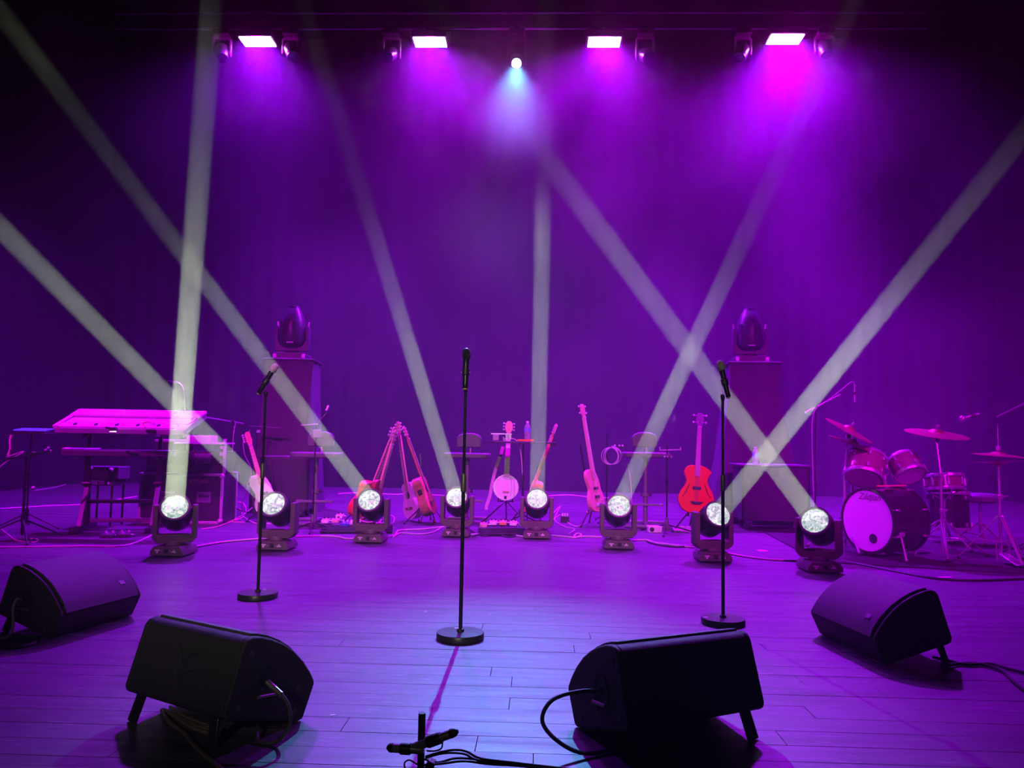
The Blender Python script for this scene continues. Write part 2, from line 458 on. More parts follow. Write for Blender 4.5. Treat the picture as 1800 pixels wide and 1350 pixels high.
def mh_head():
    b = MB()
    b.lathe([(0.05, -0.17), (0.095, -0.16), (0.122, -0.12), (0.13, -0.04), (0.13, 0.08), (0.13, 0.118), (0.124, 0.13)], 28)
    for a in (0.6, 2.5, 3.8, 5.6):
        b.box((0.128 * math.cos(a), 0.128 * math.sin(a), 0.01), (0.012, 0.03, 0.16), None, (0, 0, a))
    b.cyl((-0.14, 0, 0), (0.14, 0, 0), 0.03)
    return b
def moving_head(label, px, py, tgt, pan, hel, bel, power, col, roll=0):
    """floor moving head: photo position of its foot, point its beam runs through, head and beam elevation"""
    p = fl(px, py)
    t = thing('moving_head', label, 'stage light', p, 0, 'moving heads in an arc on the stage floor')
    ba = part('mb', mh_base, 'base', YOKE, t, 0.004, Matrix.Rotation(R_(roll), 4, 'Z'))
    part('mdisp', lambda: MB().box((0.0, -0.151, 0.05), (0.036, 0.004, 0.036)), 'display', RUB, ba)
    part('mlab', lambda: MB().box((-0.078, -0.151, 0.058), (0.044, 0.003, 0.012)).cyl((-0.078, -0.1495, 0.042), (-0.078, -0.1525, 0.042), 0.010).box((-0.04, -0.151, 0.052), (0.006, 0.003, 0.006)), 'printed_mark', WHT, ba)
    part('mlab2', lambda: MB().box((0.066, -0.151, 0.044), (0.04, 0.003, 0.008)).box((0.066, -0.151, 0.053), (0.026, 0.003, 0.006)).box((0.066, -0.151, 0.061), (0.008, 0.003, 0.008)).box((0.032, -0.151, 0.052), (0.006, 0.003, 0.006)), 'printed_mark', WHT, ba)
    RZ = Matrix.Rotation(R_(pan), 4, 'Z')
    yk = part('my', mh_yoke, 'yoke', YOKE, t, 0.006, RZ)
    part('mylab', lambda: MB().box((0.0, -0.0615, 0.118), (0.045, 0.003, 0.004)), 'badge', ALU, yk)
    for sx in (-1, 1):
        part('mlock%d' % sx, lambda: MB().cyl((sx * 0.139, -0.02, 0.40), (sx * 0.125, -0.02, 0.40), 0.02), 'tilt_lock', BLKM, yk)
    piv = p + Vector((0, 0, 0.36))
    # head direction: pan in the yoke's plane, tilt hel
    a = R_(pan); hd = Vector((math.sin(a) * -math.cos(R_(hel)) * -1, -math.cos(a) * math.cos(R_(hel)), math.sin(R_(hel))))
    hd = Vector((math.cos(R_(hel)) * math.sin(a), -math.cos(R_(hel)) * math.cos(a), math.sin(R_(hel))))
    xax = RZ.to_3x3() @ Vector((1, 0, 0)); yax = hd.cross(xax)
    HM = Matrix((xax, yax, hd)).transposed().to_4x4(); HM.translation = Vector((0, 0, 0.36))
    h = part('mh', mh_head, 'head', BLK, t, 0, HM)
    part('mring', lambda: MB().lathe([(0.109, 0.126), (0.109, 0.152), (0.126, 0.152), (0.129, 0.126)], 32, caps=False), 'lens_ring', mat('lens_ring_grey', (0.09, 0.09, 0.10), 0.35), h)
    part('mlens', lambda: MB().lathe([(0.109, 0.135), (0.092, 0.147), (0.065, 0.156), (0.03, 0.161), (0.002, 0.162)], 32), 'lens', LENS, h)
    # beam
    lp = piv + hd * 0.185
    if power:
        lo, hi = 0.3, lp.y - 0.01
        for _ in range(50):
            m_ = (lo + hi) / 2; q = at(tgt[0], tgt[1], m_); d = q - lp
            el = (lp.y - q.y) / math.hypot(d.x, d.z)      # how far it leans towards the audience
            if el > bel: lo = m_
            else: hi = m_
        d = bpy.data.lights.new('beam_lamp', 'AREA'); d.shape = 'DISK'; d.size = 0.165; d.spread = R_(0.9); d.color = col; d.energy = power
        o = bpy.data.objects.new('beam_lamp', d); C.objects.link(o); aim(o, lp, q)
        o.parent = t; o.matrix_parent_inverse = Matrix.Translation(-p)
    return t
BC = (0.86, 1.0, 0.68)
BP = 100
moving_head('floor moving head furthest left, in front of the flight case', 306, 975, (371, 20), 20, 28, 0.20, BP * 2.0, BC, 0)
moving_head('floor moving head behind the left vocal microphone stand', 487, 965, (60, 460), -4, 28, 0.20, BP, BC, 0)
moving_head('floor moving head in front of the leaning acoustic guitars', 652, 952, (235, 330), -1, 28, 0.20, BP, BC, 0)
moving_head('floor moving head just left of the centre microphone stand', 803, 942, (640, 350), 0, 28, 0.20, BP, BC, 0)
moving_head('floor moving head just right of the banjo', 943, 945, (955, 350), 0, 28, 0.20, BP, BC, 0)
moving_head('floor moving head left of the empty clip stand', 1086, 963, (1330, 370), -2, 28, 0.20, BP, BC, 0)
moving_head('floor moving head in front of the red guitar', 1252, 985, (1750, 295), 11, 28, 0.20, BP, BC, 0)
moving_head('floor moving head furthest right, beside the bass drum', 1440, 1003, (1000, 330), -33, 28, 0.20, BP * 0.7, BC, 0)
# ================================================================== wedge monitors
def arc_pts(a, b, c, k=6): return [tuple(v) for v in spl([Vector((*p, 0)) for p in (a, b, c)], k)]
W_PROF = [(-0.105, 0.125), (-0.10, 0.105), (-0.085, 0.095), (0.235, 0.004), (0.25, 0.004), (0.258, 0.012), (0.308, 0.118), (0.308, 0.132),
          (0.285, 0.172), (0.25, 0.218), (0.20, 0.268), (0.145, 0.306), (0.09, 0.334), (0.045, 0.35), (0.005, 0.358), (-0.02, 0.352), (-0.035, 0.335)]
W_GRIL = [(0.306, 0.125), (0.285, 0.166), (0.25, 0.212), (0.20, 0.262), (0.145, 0.30), (0.09, 0.328), (0.045, 0.344), (0.008, 0.352),
          (0.012, 0.366), (0.05, 0.358), (0.096, 0.342), (0.152, 0.314), (0.208, 0.275), (0.26, 0.223), (0.296, 0.176), (0.317, 0.128)]
YZ = Matrix(((0, 0, 1, 0), (1, 0, 0, 0), (0, 1, 0, 0), (0, 0, 0, 1)))   # profile (y,z) extruded along x
def wedge(label, x, y, rz, wd=0.56, side=1, emblem=False):
    t = thing('monitor_wedge', label, 'stage monitor', (x, y, 0), R_(rz), 'floor monitor wedges at the front of the stage')
    h = wd / 2
    MB().prism(W_PROF, -h + 0.02, h - 0.02, YZ).build('cabinet', TEXB, t, 0.004)
    g = MB().prism(W_GRIL, -h + 0.028, h - 0.028, YZ).build('grille', GRIL, t, 0.003)
    MB().box((-h + 0.11, 0.268, 0.211), (0.035, 0.028, 0.006), None, (R_(-44), 0, 0)).build('grille_badge', mat('badge_grey', (0.12, 0.12, 0.13), 0.5), g)
    for s in (-1, 1):
        e = MB().prism(W_PROF, s * h, s * (h - 0.021), YZ).build('side_panel', TEXB, t, 0.006)
        for (a, b) in ((0.0, 0.30), (0.225, 0.125), (0.21, 0.045), (-0.05, 0.13)):
            MB().lathe([(0.010, 0), (0.010, 0.003), (0.006, 0.003), (0.006, 0.001)], 12, Matrix.Translation((s * h, a, b)) @ frame_to((s, 0, 0))).build('screw', mat('screw_grey', (0.12, 0.12, 0.12), 0.35, 0.6), e)
        # recessed socket plate with a grab bar
        r = MB().lathe([(0.052, -0.001), (0.052, 0.002), (0.044, 0.003), (0.042, 0.0015)], 20, Matrix.Translation((s * h, 0.07, 0.175)) @ frame_to((s, 0, 0)) @ Matrix.Diagonal((1, 1.35, 1, 1)))
        r.build('socket_plate', RUB, e)
        MB().cyl((s * (h + 0.006), 0.03, 0.145), (s * (h + 0.006), 0.115, 0.135), 0.0065).build('grab_bar', mat('grab_bar_steel', (0.3, 0.29, 0.24), 0.3, 0.8), e)
        MB().cyl((s * h, 0.065, 0.185), (s * (h + 0.012), 0.065, 0.185), 0.013).build('socket', BLKM, e)
    # folding rear legs
    for s in (-1, 1):
        lg = MB(); P0, P1 = Vector((s * (h - 0.08), -0.075, 0.125)), Vector((s * (h - 0.055), -0.105, 0.0))
        lg.bar(P0, P1, 0.045, 0.012, up=(0, 1, 0)); o = lg.build('leg', BLKM, t, 0.003)
    if emblem:
        bn = Vector((0, -0.27, 0.085)).normalized()     # back panel normal, embossed marks
        c0 = Vector((0.0, -0.067, 0.235)); ux = Vector((1, 0, 0)); uz = bn.cross(ux)
        if uz.z < 0: uz = -uz
        def bp(u, v): return c0 + ux * u + uz * v + bn * 0.001
        b = MB()
        for off in (0.0, -0.06):
            b.tube(spl([bp(-0.055, 0.06 + off), bp(-0.03, 0.045 + off), bp(-0.008, 0.005 + off)], 5), [0.002] + [0.007] * 9 + [0.003], 6)
            b.tube(spl([bp(0.075, 0.055 + off), bp(0.03, 0.04 + off), bp(-0.004, 0.003 + off)], 5), [0.002] + [0.007] * 9 + [0.003], 6)
        b.tube(spl([bp(-0.075, -0.082), bp(-0.055, -0.075), bp(-0.04, -0.085)], 4), 0.004)
        b.tube(spl([bp(-0.02, -0.09), bp(0.0, -0.083), bp(0.018, -0.09)], 4), 0.004)
        b.tube(spl([bp(0.04, -0.085), bp(0.06, -0.078), bp(0.08, -0.085)], 4), 0.004)
        tag(b.build('embossed_emblem', TEXB, t), 'embossed double chevron emblem on the back panel')
    return t
wedge('black monitor wedge at the front left with embossed emblem on its back', -1.235, 2.87, -29, 0.56, 1, True)
wedge('black monitor wedge at the front right, its back towards the audience', 0.53, 2.885, 27, 0.59)
wedge('black monitor wedge at the far left edge showing its grille and side', -2.66, 4.30, -104, 0.56)
wedge('black monitor wedge on the right in front of the drum kit', 1.90, 4.24, 100, 0.60)

def cable(name, label, pts, r=0.006, m=None, k=7, cat='cable', group=None):
    o = MB().tube(spl(pts, k), r, 6).build(name, m or RUB)
    return tag(o, label, cat, group)
STEEL = mat('plug_steel', (0.55, 0.55, 0.58), 0.3, 0.9)
CABT = mat('taupe_cable', (0.10, 0.085, 0.06), 0.5)
# plug and cable of the front left wedge
a = R_(-29); ex = Vector((math.cos(a), math.sin(a), 0)); ey = Vector((-math.sin(a), math.cos(a), 0)); o1 = Vector((-1.235, 2.87, 0))
sk = o1 + ex * 0.285 + ey * 0.065 + Vector((0, 0, 0.19))
t = thing('speaker_cable', 'steel-plugged cable looping from the side of the front left wedge', 'cable', sk)
MB().cyl((0.006, -0.003, 0), tuple((ex * 0.08 + Vector((0, 0, -0.03)))), 0.011, 0.010).build('plug', STEEL, t)
p2 = ex * 0.08 + Vector((0, 0, -0.03))
pts = [p2, p2 + ex * 0.035 + Vector((0, 0, -0.03)), p2 + ex * 0.05 + Vector((0, -0.01, -0.085)), p2 + ex * 0.02 + ey * -0.03 + Vector((0, 0, -0.145)), p2 + ex * -0.05 + ey * -0.05 + Vector((0, 0, -0.153)), p2 + ex * -0.11 + ey * 0.0 + Vector((0, 0, -0.13)), p2 - ex * 0.17 + ey * 0.04 + Vector((0, 0, -0.152))]
MB().tube(spl(pts, 8), 0.0065, 8).build('lead', mat('grey_lead', (0.06, 0.06, 0.065), 0.4), t)
cable('speaker_cable', 'taupe cable coiled on the floor under the front left wedge',
      [fl(*p, 0.008) for p in ((300, 1243), (315, 1262), (360, 1278), (388, 1282), (380, 1290), (340, 1280), (302, 1256), (285, 1248), (296, 1268), (325, 1290), (345, 1315), (385, 1348), (420, 1375))], 0.0075, CABT)
cable('speaker_cable', 'taupe cable strands bundled beneath the front left wedge',
      [fl(*p, 0.008) for p in ((297, 1250), (330, 1270), (365, 1283), (388, 1287), (370, 1277), (330, 1260), (305, 1250), (345, 1268), (385, 1279))], 0.007, CABT)
# cable of the front right wedge
a = R_(27); ex2 = Vector((math.cos(a), math.sin(a), 0)); ey2 = Vector((-math.sin(a), math.cos(a), 0)); o2 = Vector((0.53, 2.885, 0))
sk = o2 - ex2 * 0.30 + ey2 * 0.065 + Vector((0, 0, 0.185))
cable('speaker_cable', 'black cable looping out of the left side of the front right wedge',
      [sk + ex2 * -0.005, sk - ex2 * 0.08 + Vector((0, 0, 0.01)), sk - ex2 * 0.19 + Vector((0, 0.0, -0.005)), sk - ex2 * 0.23 + Vector((0, 0, -0.07)), sk - ex2 * 0.19 - ey2 * 0.04 + Vector((0, 0, -0.13)), sk - ex2 * 0.10 - ey2 * 0.07 + Vector((0, 0, -0.172)), sk + ex2 * 0.05 - ey2 * 0.06 + Vector((0, 0, -0.178)), sk + ex2 * 0.2 - ey2 * 0.02 + Vector((0, 0, -0.179))], 0.007)
# cables of the two rear wedges
sk = Vector((-2.66, 4.30, 0)); a = R_(-104); e3 = Vector((math.cos(a), math.sin(a), 0)); e4 = Vector((-math.sin(a), math.cos(a), 0))
p = sk + e3 * 0.285 + e4 * 0.065 + Vector((0, 0, 0.185))
cable('speaker_cable', 'pale cable hanging from the side socket of the far left wedge',
      [p, p + e3 * 0.035 + Vector((0, 0, 0.01)), p + e3 * 0.055 + Vector((0, 0, -0.03)), p + e3 * 0.05 + Vector((0, 0, -0.10)), p + e3 * 0.055 - e4 * 0.01 + Vector((0, 0, -0.165)), p + e3 * 0.09 - e4 * 0.06 + Vector((0, 0, -0.178)), p + e3 * 0.10 - e4 * 0.35 + Vector((0, 0, -0.178))], 0.007, mat('pale_lead', (0.3, 0.28, 0.3), 0.4))
cable('speaker_cable', 'black coil of cable on the floor beside the far left wedge',
      [fl(*q, 0.008) for q in ((70, 1120), (45, 1118), (5, 1117), (-30, 1122), (-20, 1134), (30, 1137), (60, 1130), (55, 1122), (10, 1120), (-25, 1126), (0, 1133), (45, 1135))], 0.009)
sk = Vector((1.90, 4.24, 0)); a = R_(100); e3 = Vector((math.cos(a), math.sin(a), 0)); e4 = Vector((-math.sin(a), math.cos(a), 0))
p = sk - e3 * 0.305 + e4 * 0.065 + Vector((0, 0, 0.185))
cable('speaker_cable', 'thin bright lead hanging on the dark side of the right wedge',
      [p, p - e3 * 0.03 + Vector((0, 0, 0.01)), p - e3 * 0.045 - e4 * 0.02 + Vector((0, 0, -0.04)), p - e3 * 0.05 - e4 * 0.06 + Vector((0, 0, -0.11)), p - e3 * 0.06 - e4 * 0.10 + Vector((0, 0, -0.178))], 0.006, mat('pale_lead', (0.3, 0.28, 0.3), 0.4))
cable('speaker_cable', 'upper of two black cables running right from the right wedge',
      [fl(*q, 0.01) for q in ((1640, 1155), (1670, 1162), (1700, 1168), (1740, 1167), (1775, 1176), (1830, 1190))], 0.008)
cable('speaker_cable', 'lower of two black cables running right from the right wedge',
      [fl(*q, 0.01) for q in ((1655, 1172), (1690, 1166), (1720, 1167), (1760, 1178), (1785, 1200), (1830, 1235))], 0.008)

# ================================================================== vocal microphone stands
MIC_BLACK = mat('microphone_body', (0.03, 0.03, 0.035), 0.25, 0.5)
MESHW = mat('pale_mic_grille', (0.95, 0.85, 0.84), 0.6, 0.0, bump=0.6, scale=60)
MESHD = mat('dark_mic_grille', (0.06, 0.06, 0.07), 0.35, 0.7, bump=0.6, scale=60)
RINGY = mat('yellow_ring', (0.75, 0.72, 0.25), 0.4)
BRZ = mat('bronze_collar', (0.2, 0.185, 0.14), 0.4, 0.5)
def mic_stand(label, px, py, top):
    p = fl(px, py)
    t = thing('microphone_stand', label, 'mic stand', p, 0, 'round-base vocal microphone stands')
    MB().lathe([(0.118, 0), (0.127, 0.004), (0.127, 0.03), (0.124, 0.034), (0.02, 0.036), (0.018, 0.05), (0.012, 0.052)], 40).build('base', mat('stand_base', (0.05, 0.05, 0.05), 0.35, 0.4), t)
    MB().cyl((0, 0, 0.03), (0, 0, 0.80), 0.0105).build('lower_pole', BLKM, t)
    MB().lathe([(0.011, 0.775), (0.0155, 0.78), (0.0155, 0.865), (0.011, 0.875)], 16).build('clutch', BRZ, t)
    MB().cyl((0, 0, 0.8), (0, 0, top), 0.008).build('upper_pole', BLKM, t)
    c = MB().lathe([(0.010, top - 0.015), (0.013, top), (0.013, top + 0.012), (0.008, top + 0.02)], 14).build('swivel', BLKM, t)
    return t
def microphone(label, base, direction, head, grp='handheld wireless microphones on the stands'):
    t = thing('microphone', label, 'microphone', base, 0, grp)
    M = frame_to(direction)
    MB().lathe([(0.012, 0.0), (0.0145, 0.004), (0.0155, 0.03), (0.017, 0.14), (0.018, 0.165), (0.0165, 0.172)], 20, M).build('handle', MIC_BLACK, t)
    MB().lathe([(0.006, -0.006), (0.013, -0.003), (0.0137, 0.006), (0.012, 0.008)], 18, M).build('end_ring', RINGY, t)
    MB().box((0, -0.0165, 0.09), (0.010, 0.004, 0.03), M).build('display', mat('mic_display', (0.4, 0.35, 0.45), 0.2), t)
    MB().lathe([(0.017, 0.168), (0.021, 0.172), (0.0245, 0.182), (0.025, 0.196), (0.0235, 0.21), (0.019, 0.222), (0.010, 0.230), (0.001, 0.232)], 22, M).build('grille', head, t)
    # spring clip around the handle
    MB().lathe([(0.0185, 0.075), (0.021, 0.078), (0.021, 0.112), (0.0185, 0.115)], 16, M, caps=False).build('clip', BLK, t)
    for s in (-1, 1): MB().ball(tuple(M @ Vector((s * 0.0215, 0, 0.094))), 0.004).build('clip_rivet', ALU, t)
    return t
pc = fl(809, 1122); pl = fl(453, 1050); pr = fl(1271, 1096)
mic_stand('black round-base microphone stand at centre stage', 809, 1122, 1.335)
mic_stand('black round-base microphone stand on the left, by the second moving head', 453, 1050, 1.335)
mic_stand('black round-base microphone stand on the right, by the red guitar', 1271, 1096, 1.335)
microphone('black microphone with dark grille on the centre stand', pc + Vector((0.0, -0.028, 1.33)), (0.0, 0.16, 0.99), MESHD)
microphone('microphone with pale pink grille tilted right on the left stand', pl + Vector((-0.045, -0.012, 1.335)), (0.46, 0.10, 0.88), MESHW)
microphone('microphone with pale pink grille leaning left on the right stand', pr + Vector((0.028, -0.025, 1.335)), (-0.2, 0.12, 0.97), MESHW)

# ================================================================== stand with two small microphones in front of the stage edge
YP = 1.95
pp = at(742, 1253, YP); base_z = -0.70
t = thing('pit_stand', 'short dark pole rising in front of the stage edge', 'mic stand', (pp.x, pp.y, base_z))
H_ = pp.z - base_z
MB().cyl((0, 0, 0.02), (0, 0, H_), 0.009, n=18).build('pole', BLKM, t)
MB().lathe([(0.11, 0), (0.118, 0.004), (0.118, 0.02), (0.012, 0.03)], 30).build('base', BLKM, t)
MB().box((0.012, -0.012, H_ - 0.165), (0.05, 0.035, 0.03)).build('clamp', BLK, t, 0.004)
MB().box((0.018, -0.012, H_ - 0.135), (0.02, 0.03, 0.06), None, (0, 0.4, 0)).build('clip_arm', BLK, t, 0.003)
PM = mat('pencil_mic_body', (0.3, 0.3, 0.32), 0.35, 0.3)
def pencil(label, p, q):
    t = thing('pencil_microphone', label, 'microphone', p, 0, 'pencil microphones on the stand at the stage edge')
    d = Vector(q) - Vector(p); M = frame_to(d); L = d.length
    MB().lathe([(0.008, 0), (0.0105, 0.006), (0.0105, L * 0.82), (0.0095, L * 0.84)], 16, M).build('body', PM, t)
    MB().lathe([(0.0095, L * 0.83), (0.0115, L * 0.86), (0.0095, L * 0.94), (0.004, L)], 16, M).build('capsule', BLK, t)
    MB().lathe([(0.0125, L * 0.35), (0.014, L * 0.37), (0.014, L * 0.62), (0.0125, L * 0.64)], 14, M).build('holder', BLK, t)
pencil('small dark pencil microphone pointing right and up at the stage edge', at(722, 1316, YP - 0.03), at(805, 1285, YP - 0.05))
pencil('small dark pencil microphone pointing left at the stage edge', at(745, 1318, YP - 0.035), at(680, 1314, YP - 0.03))
for i, (lab, pts) in enumerate((
    ('uppermost thin black cable arching right from the pit stand', ((748, 1330), (775, 1322), (800, 1318), (820, 1321), (845, 1333), (900, 1340), (960, 1347), (1080, 1360))),
    ('second thin black cable from the pit stand, just under the top one', ((748, 1332), (780, 1324), (815, 1325), (840, 1336), (900, 1342), (960, 1349), (1080, 1362))),
    ('thin black cable crossing low behind the pit stand bundle', ((745, 1334), (770, 1340), (800, 1333), (830, 1334), (865, 1340), (930, 1346), (1080, 1364))),
    ('lowest thin black cable of the pit stand bundle', ((742, 1345), (780, 1342), (815, 1338), (860, 1343), (930, 1348), (1080, 1366))),
    ('thin black cable loop under the right pencil microphone', ((778, 1303), (776, 1315), (765, 1320), (750, 1320))),
    ('thin black cable loop over the left pencil microphone', ((682, 1312), (690, 1308), (705, 1309), (722, 1314))),
    ('thin black cable curl at the left of the pit stand', ((712, 1350), (711, 1341), (720, 1336), (735, 1345), (742, 1352))))):
    cable('thin_cable', lab, [at(x, y, YP - 0.02 + 0.004 * (i % 3)) for x, y in pts], 0.0028 if i < 4 else 0.002)
# ================================================================== upstage lighting bar
def text_mesh(name, body, size, m, parent, M, shear=0.0, depth=0.001):
    c = bpy.data.curves.new('lettering', 'FONT'); c.body = body; c.size = size; c.extrude = depth; c.shear = shear
    c.align_x = 'CENTER'; c.align_y = 'CENTER'; c.resolution_u = 3
    o = bpy.data.objects.new('lettering', c); C.objects.link(o)
    dg = bpy.context.evaluated_depsgraph_get(); me = bpy.data.meshes.new_from_object(o.evaluated_get(dg))
    bpy.data.objects.remove(o)
    me.materials.clear()
    return link_mesh(name, me, m, parent, smooth=0, M=M)
PZ = at(850, 52, WY).z + 0.02
for nm, dz, lab in (('lighting_bar', 0.0, 'lower steel lighting bar carrying the wash panels'), ('lighting_bar', 0.27, 'upper steel bar above the lit wash panels')):
    t = thing(nm, lab, 'lighting bar', (-0.6, WY, PZ + dz), 0)
    MB().cyl((-6.6, 0, 0), (6.8, 0, 0), 0.024, n=14).build('pipe', mat('bar_steel', (0.4, 0.38, 0.42), 0.4, 0.3), t)
    for k in range(6):
        x = -6 + 2.45 * k
        MB().cyl((x, 0, 0.02), (x, 0, 9.68 - PZ - dz), 0.005).build('hanging_wire', BLKM, t)
def hung_head(label, px, py, hy, down, pan, lit=False):
    """moving head hanging from the bar"""
    p = at(px, py, WY); top = PZ - p.z
    t = thing('hanging_moving_head', label, 'stage light', p, 0, 'moving heads hanging from the lighting bar')
    s = 0.85
    RZ = Matrix.Rotation(R_(pan), 4, 'Z')
    MB().box((0, 0, top - 0.10), (0.26, 0.24, 0.09)).build('base', BLK, t, 0.008)
    MB().box((0, 0, top - 0.03), (0.06, 0.07, 0.08)).build('clamp', BLKM, t)
    y = MB(); M = Matrix(((1, 0, 0, 0), (0, 0, 1, 0), (0, 1, 0, 0), (0, 0, 0, 1)))
    o, i, zb, zt = 0.155, 0.118, -0.03, top - 0.15
    zt = max(zt, 0.13)
    y.prism([(-o, zb), (-o, zt - 0.04), (-o + 0.04, zt), (o - 0.04, zt), (o, zt - 0.04), (o, zb), (o - 0.018, zb - 0.03), (i, zb), (i, zt - 0.06), (-i, zt - 0.06), (-i, zb), (-o + 0.018, zb - 0.03)], -0.045, 0.045, M)
    y.build('yoke', mat('hung_yoke', (0.04, 0.04, 0.042), 0.3), t, 0.006, M=RZ)
    hd = Vector(down).normalized(); xa = Vector((1, 0, 0)); xa = (xa - hd * xa.dot(hd)).normalized(); ya = hd.cross(xa)
    HM = Matrix((xa, ya, hd)).transposed().to_4x4()
    h = MB().lathe([(0.05, -0.15), (0.09, -0.13), (0.108, -0.08), (0.11, 0.04), (0.105, 0.12), (0.10, 0.135)], 24).build('head', mat('hung_head_shell', (0.025, 0.025, 0.027), 0.3), t, M=HM)
    MB().lathe([(0.078, 0.13), (0.078, 0.15), (0.102, 0.15), (0.102, 0.13)], 24, caps=False).build('lens_ring', BLKM, h)
    MB().lathe([(0.078, 0.135), (0.05, 0.145), (0.002, 0.149)], 24).build('lens', lit or mat('dark_glass', (0.02, 0.02, 0.03), 0.08), h)
    return t, p, hd
hung_head('dark moving head hanging left of the far left wash panel', 390, 92, 0, (0.2, -0.4, -0.9), 12)
hung_head('dark moving head hanging right of the far left wash panel', 512, 90, 0, (0.4, -0.4, -0.85), -12)
hung_head('dark moving head hanging left of the second wash panel', 688, 96, 0, (-0.3, -0.75, -0.6), 10)
hung_head('dark moving head hanging right of the third wash panel', 1134, 98, 0, (0.3, -0.75, -0.6), -10)
hung_head('dark moving head hanging left of the far right wash panel', 1304, 92, 0, (-0.4, -0.4, -0.85), 12)
hung_head('dark moving head hanging right of the far right wash panel', 1449, 86, 0, (0.1, -0.4, -0.9), -12)
SPOTM = mat('lit_spot_lens', (0.9, 0.95, 1.0), 0.2, emit=(0.75, 0.92, 1.0), es=14)
SPOTM.cycles.emission_sampling = 'NONE'
tgt = Vector((-0.15, 3.1, 0.0))
sp = at(908, 112, WY)
t, p, hd = hung_head('lit moving head throwing a pale blue cone at centre stage', 908, 108, 0, tgt - sp, 0, SPOTM)
lp = p + hd * 0.17
d = bpy.data.lights.new('blue_spot_lamp', 'SPOT'); d.color = SPC; d.energy = SPW; d.spot_size = R_(20); d.spot_blend = 1.0; d.shadow_soft_size = 0.05
o = bpy.data.objects.new('blue_spot_lamp', d); C.objects.link(o); aim(o, lp, tgt); o.parent = t; o.matrix_parent_inverse = Matrix.Translation(-p)

# ================================================================== draped towers with large moving heads
def cloth_tower(label, x, y, zt, a, b, rz, seed):
    rnd = random.Random(seed); n = 12; rows = 10
    m = MB(); ring = []
    for r in range(rows + 1):
        f_ = r / rows; z = zt * (1 - f_) ; hs = a + (b - a) * max(0, f_ - 0.12) ** 1.3
        row = []
        for sd in range(4):
            for k in range(n):
                u = -1 + 2 * k / n
                w = 0.018 * math.sin(3 * PI * u + sd * 1.7 + 2.2 * f_) * f_ * 2 + 0.012 * math.sin(9 * f_ + 5 * u + sd)
                q = [(u, -1), (1, u), (-u, 1), (-1, -u)][sd]
                nn = [(0, -1), (1, 0), (0, 1), (-1, 0)][sd]
                row.append((q[0] * hs + nn[0] * w, q[1] * hs + nn[1] * w, z))
        ring.append(row)
    N = 4 * n
    for row in ring: m.v += row
    for r in range(rows):
        for k in range(N): m.f.append((r * N + k, r * N + (k + 1) % N, (r + 1) * N + (k + 1) % N, (r + 1) * N + k))
    m.f.append(tuple(range(N - 1, -1, -1))); m.f.append(tuple(range(rows * N, rows * N + N)))
    t = thing('draped_tower', label, 'plinth', (x, y, 0), R_(rz), 'cloth covered light towers')
    m.build('cloth_cover', VELT, t, smooth=50)
    MB().box((0, 0, zt + 0.012), (2 * a + 0.05, 2 * a + 0.05, 0.024)).build('top_board', mat('tower_board', (0.06, 0.055, 0.065), 0.5), t, 0.006)
    return t
TY = 10.9
tl = at(516, 637, TY); tr = at(1320, 643, TY)
cloth_tower('cloth covered tower on the left carrying a large moving head', tl.x, TY, tl.z, 0.33, 0.46, 6, 3)
cloth_tower('flared cloth covered tower on the right carrying a large moving head', tr.x, TY, tr.z, 0.33, 0.66, -6, 4)
BIGS = mat('big_fixture_shell', (0.055, 0.05, 0.065), 0.35, bump=0.05)
def big_head(label, x, y, z, rz):
    t = thing('large_moving_head', label, 'stage light', (x, y, z), R_(rz), 'large moving heads on the towers')
    M = Matrix(((1, 0, 0, 0), (0, 0, 1, 0), (0, 1, 0, 0), (0, 0, 0, 1)))
    MB().prism([(-0.22, 0.0), (-0.23, 0.02), (-0.23, 0.07), (-0.2, 0.10), (0.2, 0.10), (0.23, 0.07), (0.23, 0.02), (0.22, 0)], -0.2, 0.2, M).build('base', BIGS, t, 0.006)
    for s in (-1, 1): MB().box((s * 0.2, -0.19, 0.05), (0.05, 0.03, 0.06)).build('base_handle', ALU, t, 0.006)
    MB().prism([(-0.235, 0.13), (0.235, 0.13), (0.235, 0.46), (0.215, 0.50), (0.20, 0.46), (0.195, 0.28), (0.15, 0.21), (0.08, 0.175), (-0.08, 0.175), (-0.15, 0.21), (-0.195, 0.28), (-0.20, 0.46), (-0.215, 0.5), (-0.235, 0.46)], -0.07, 0.07, M).build('yoke', BIGS, t, 0.006)
    MB().cyl((0, 0, 0.1), (0, 0, 0.135), 0.1, n=20).build('turntable', BLKM, t)
    h = MB().lathe([(0.06, 0.19), (0.13, 0.205), (0.17, 0.25), (0.18, 0.33), (0.178, 0.45), (0.165, 0.56), (0.135, 0.65), (0.105, 0.72), (0.085, 0.755), (0.08, 0.78), (0.06, 0.785)], 28).build('head', BIGS, t)
    for k in range(5): MB().box((0, 0, 0), (0.05, 0.02, 0.3), Matrix.Rotation(k * 2 * PI / 5 + 0.3, 4, 'Z') @ Matrix.Translation((0, -0.172, 0.40))).build('rib', BIGS, h, 0.004)
    MB().box((0, -0.172, 0.245), (0.09, 0.012, 0.012)).build('handle', ALU, h)
    for s in (-1, 1):
        MB().bar((s * 0.215, 0, 0.49), (s * 0.222, 0, 0.56), 0.014, 0.02).build('lock_lever', ALU, t)
    return t
big_head('large moving head pointing up on the left tower', tl.x - 0.02, TY, tl.z + 0.024, 4)
big_head('large moving head pointing up on the right tower', tr.x - 0.02, TY, tr.z + 0.024, -4)

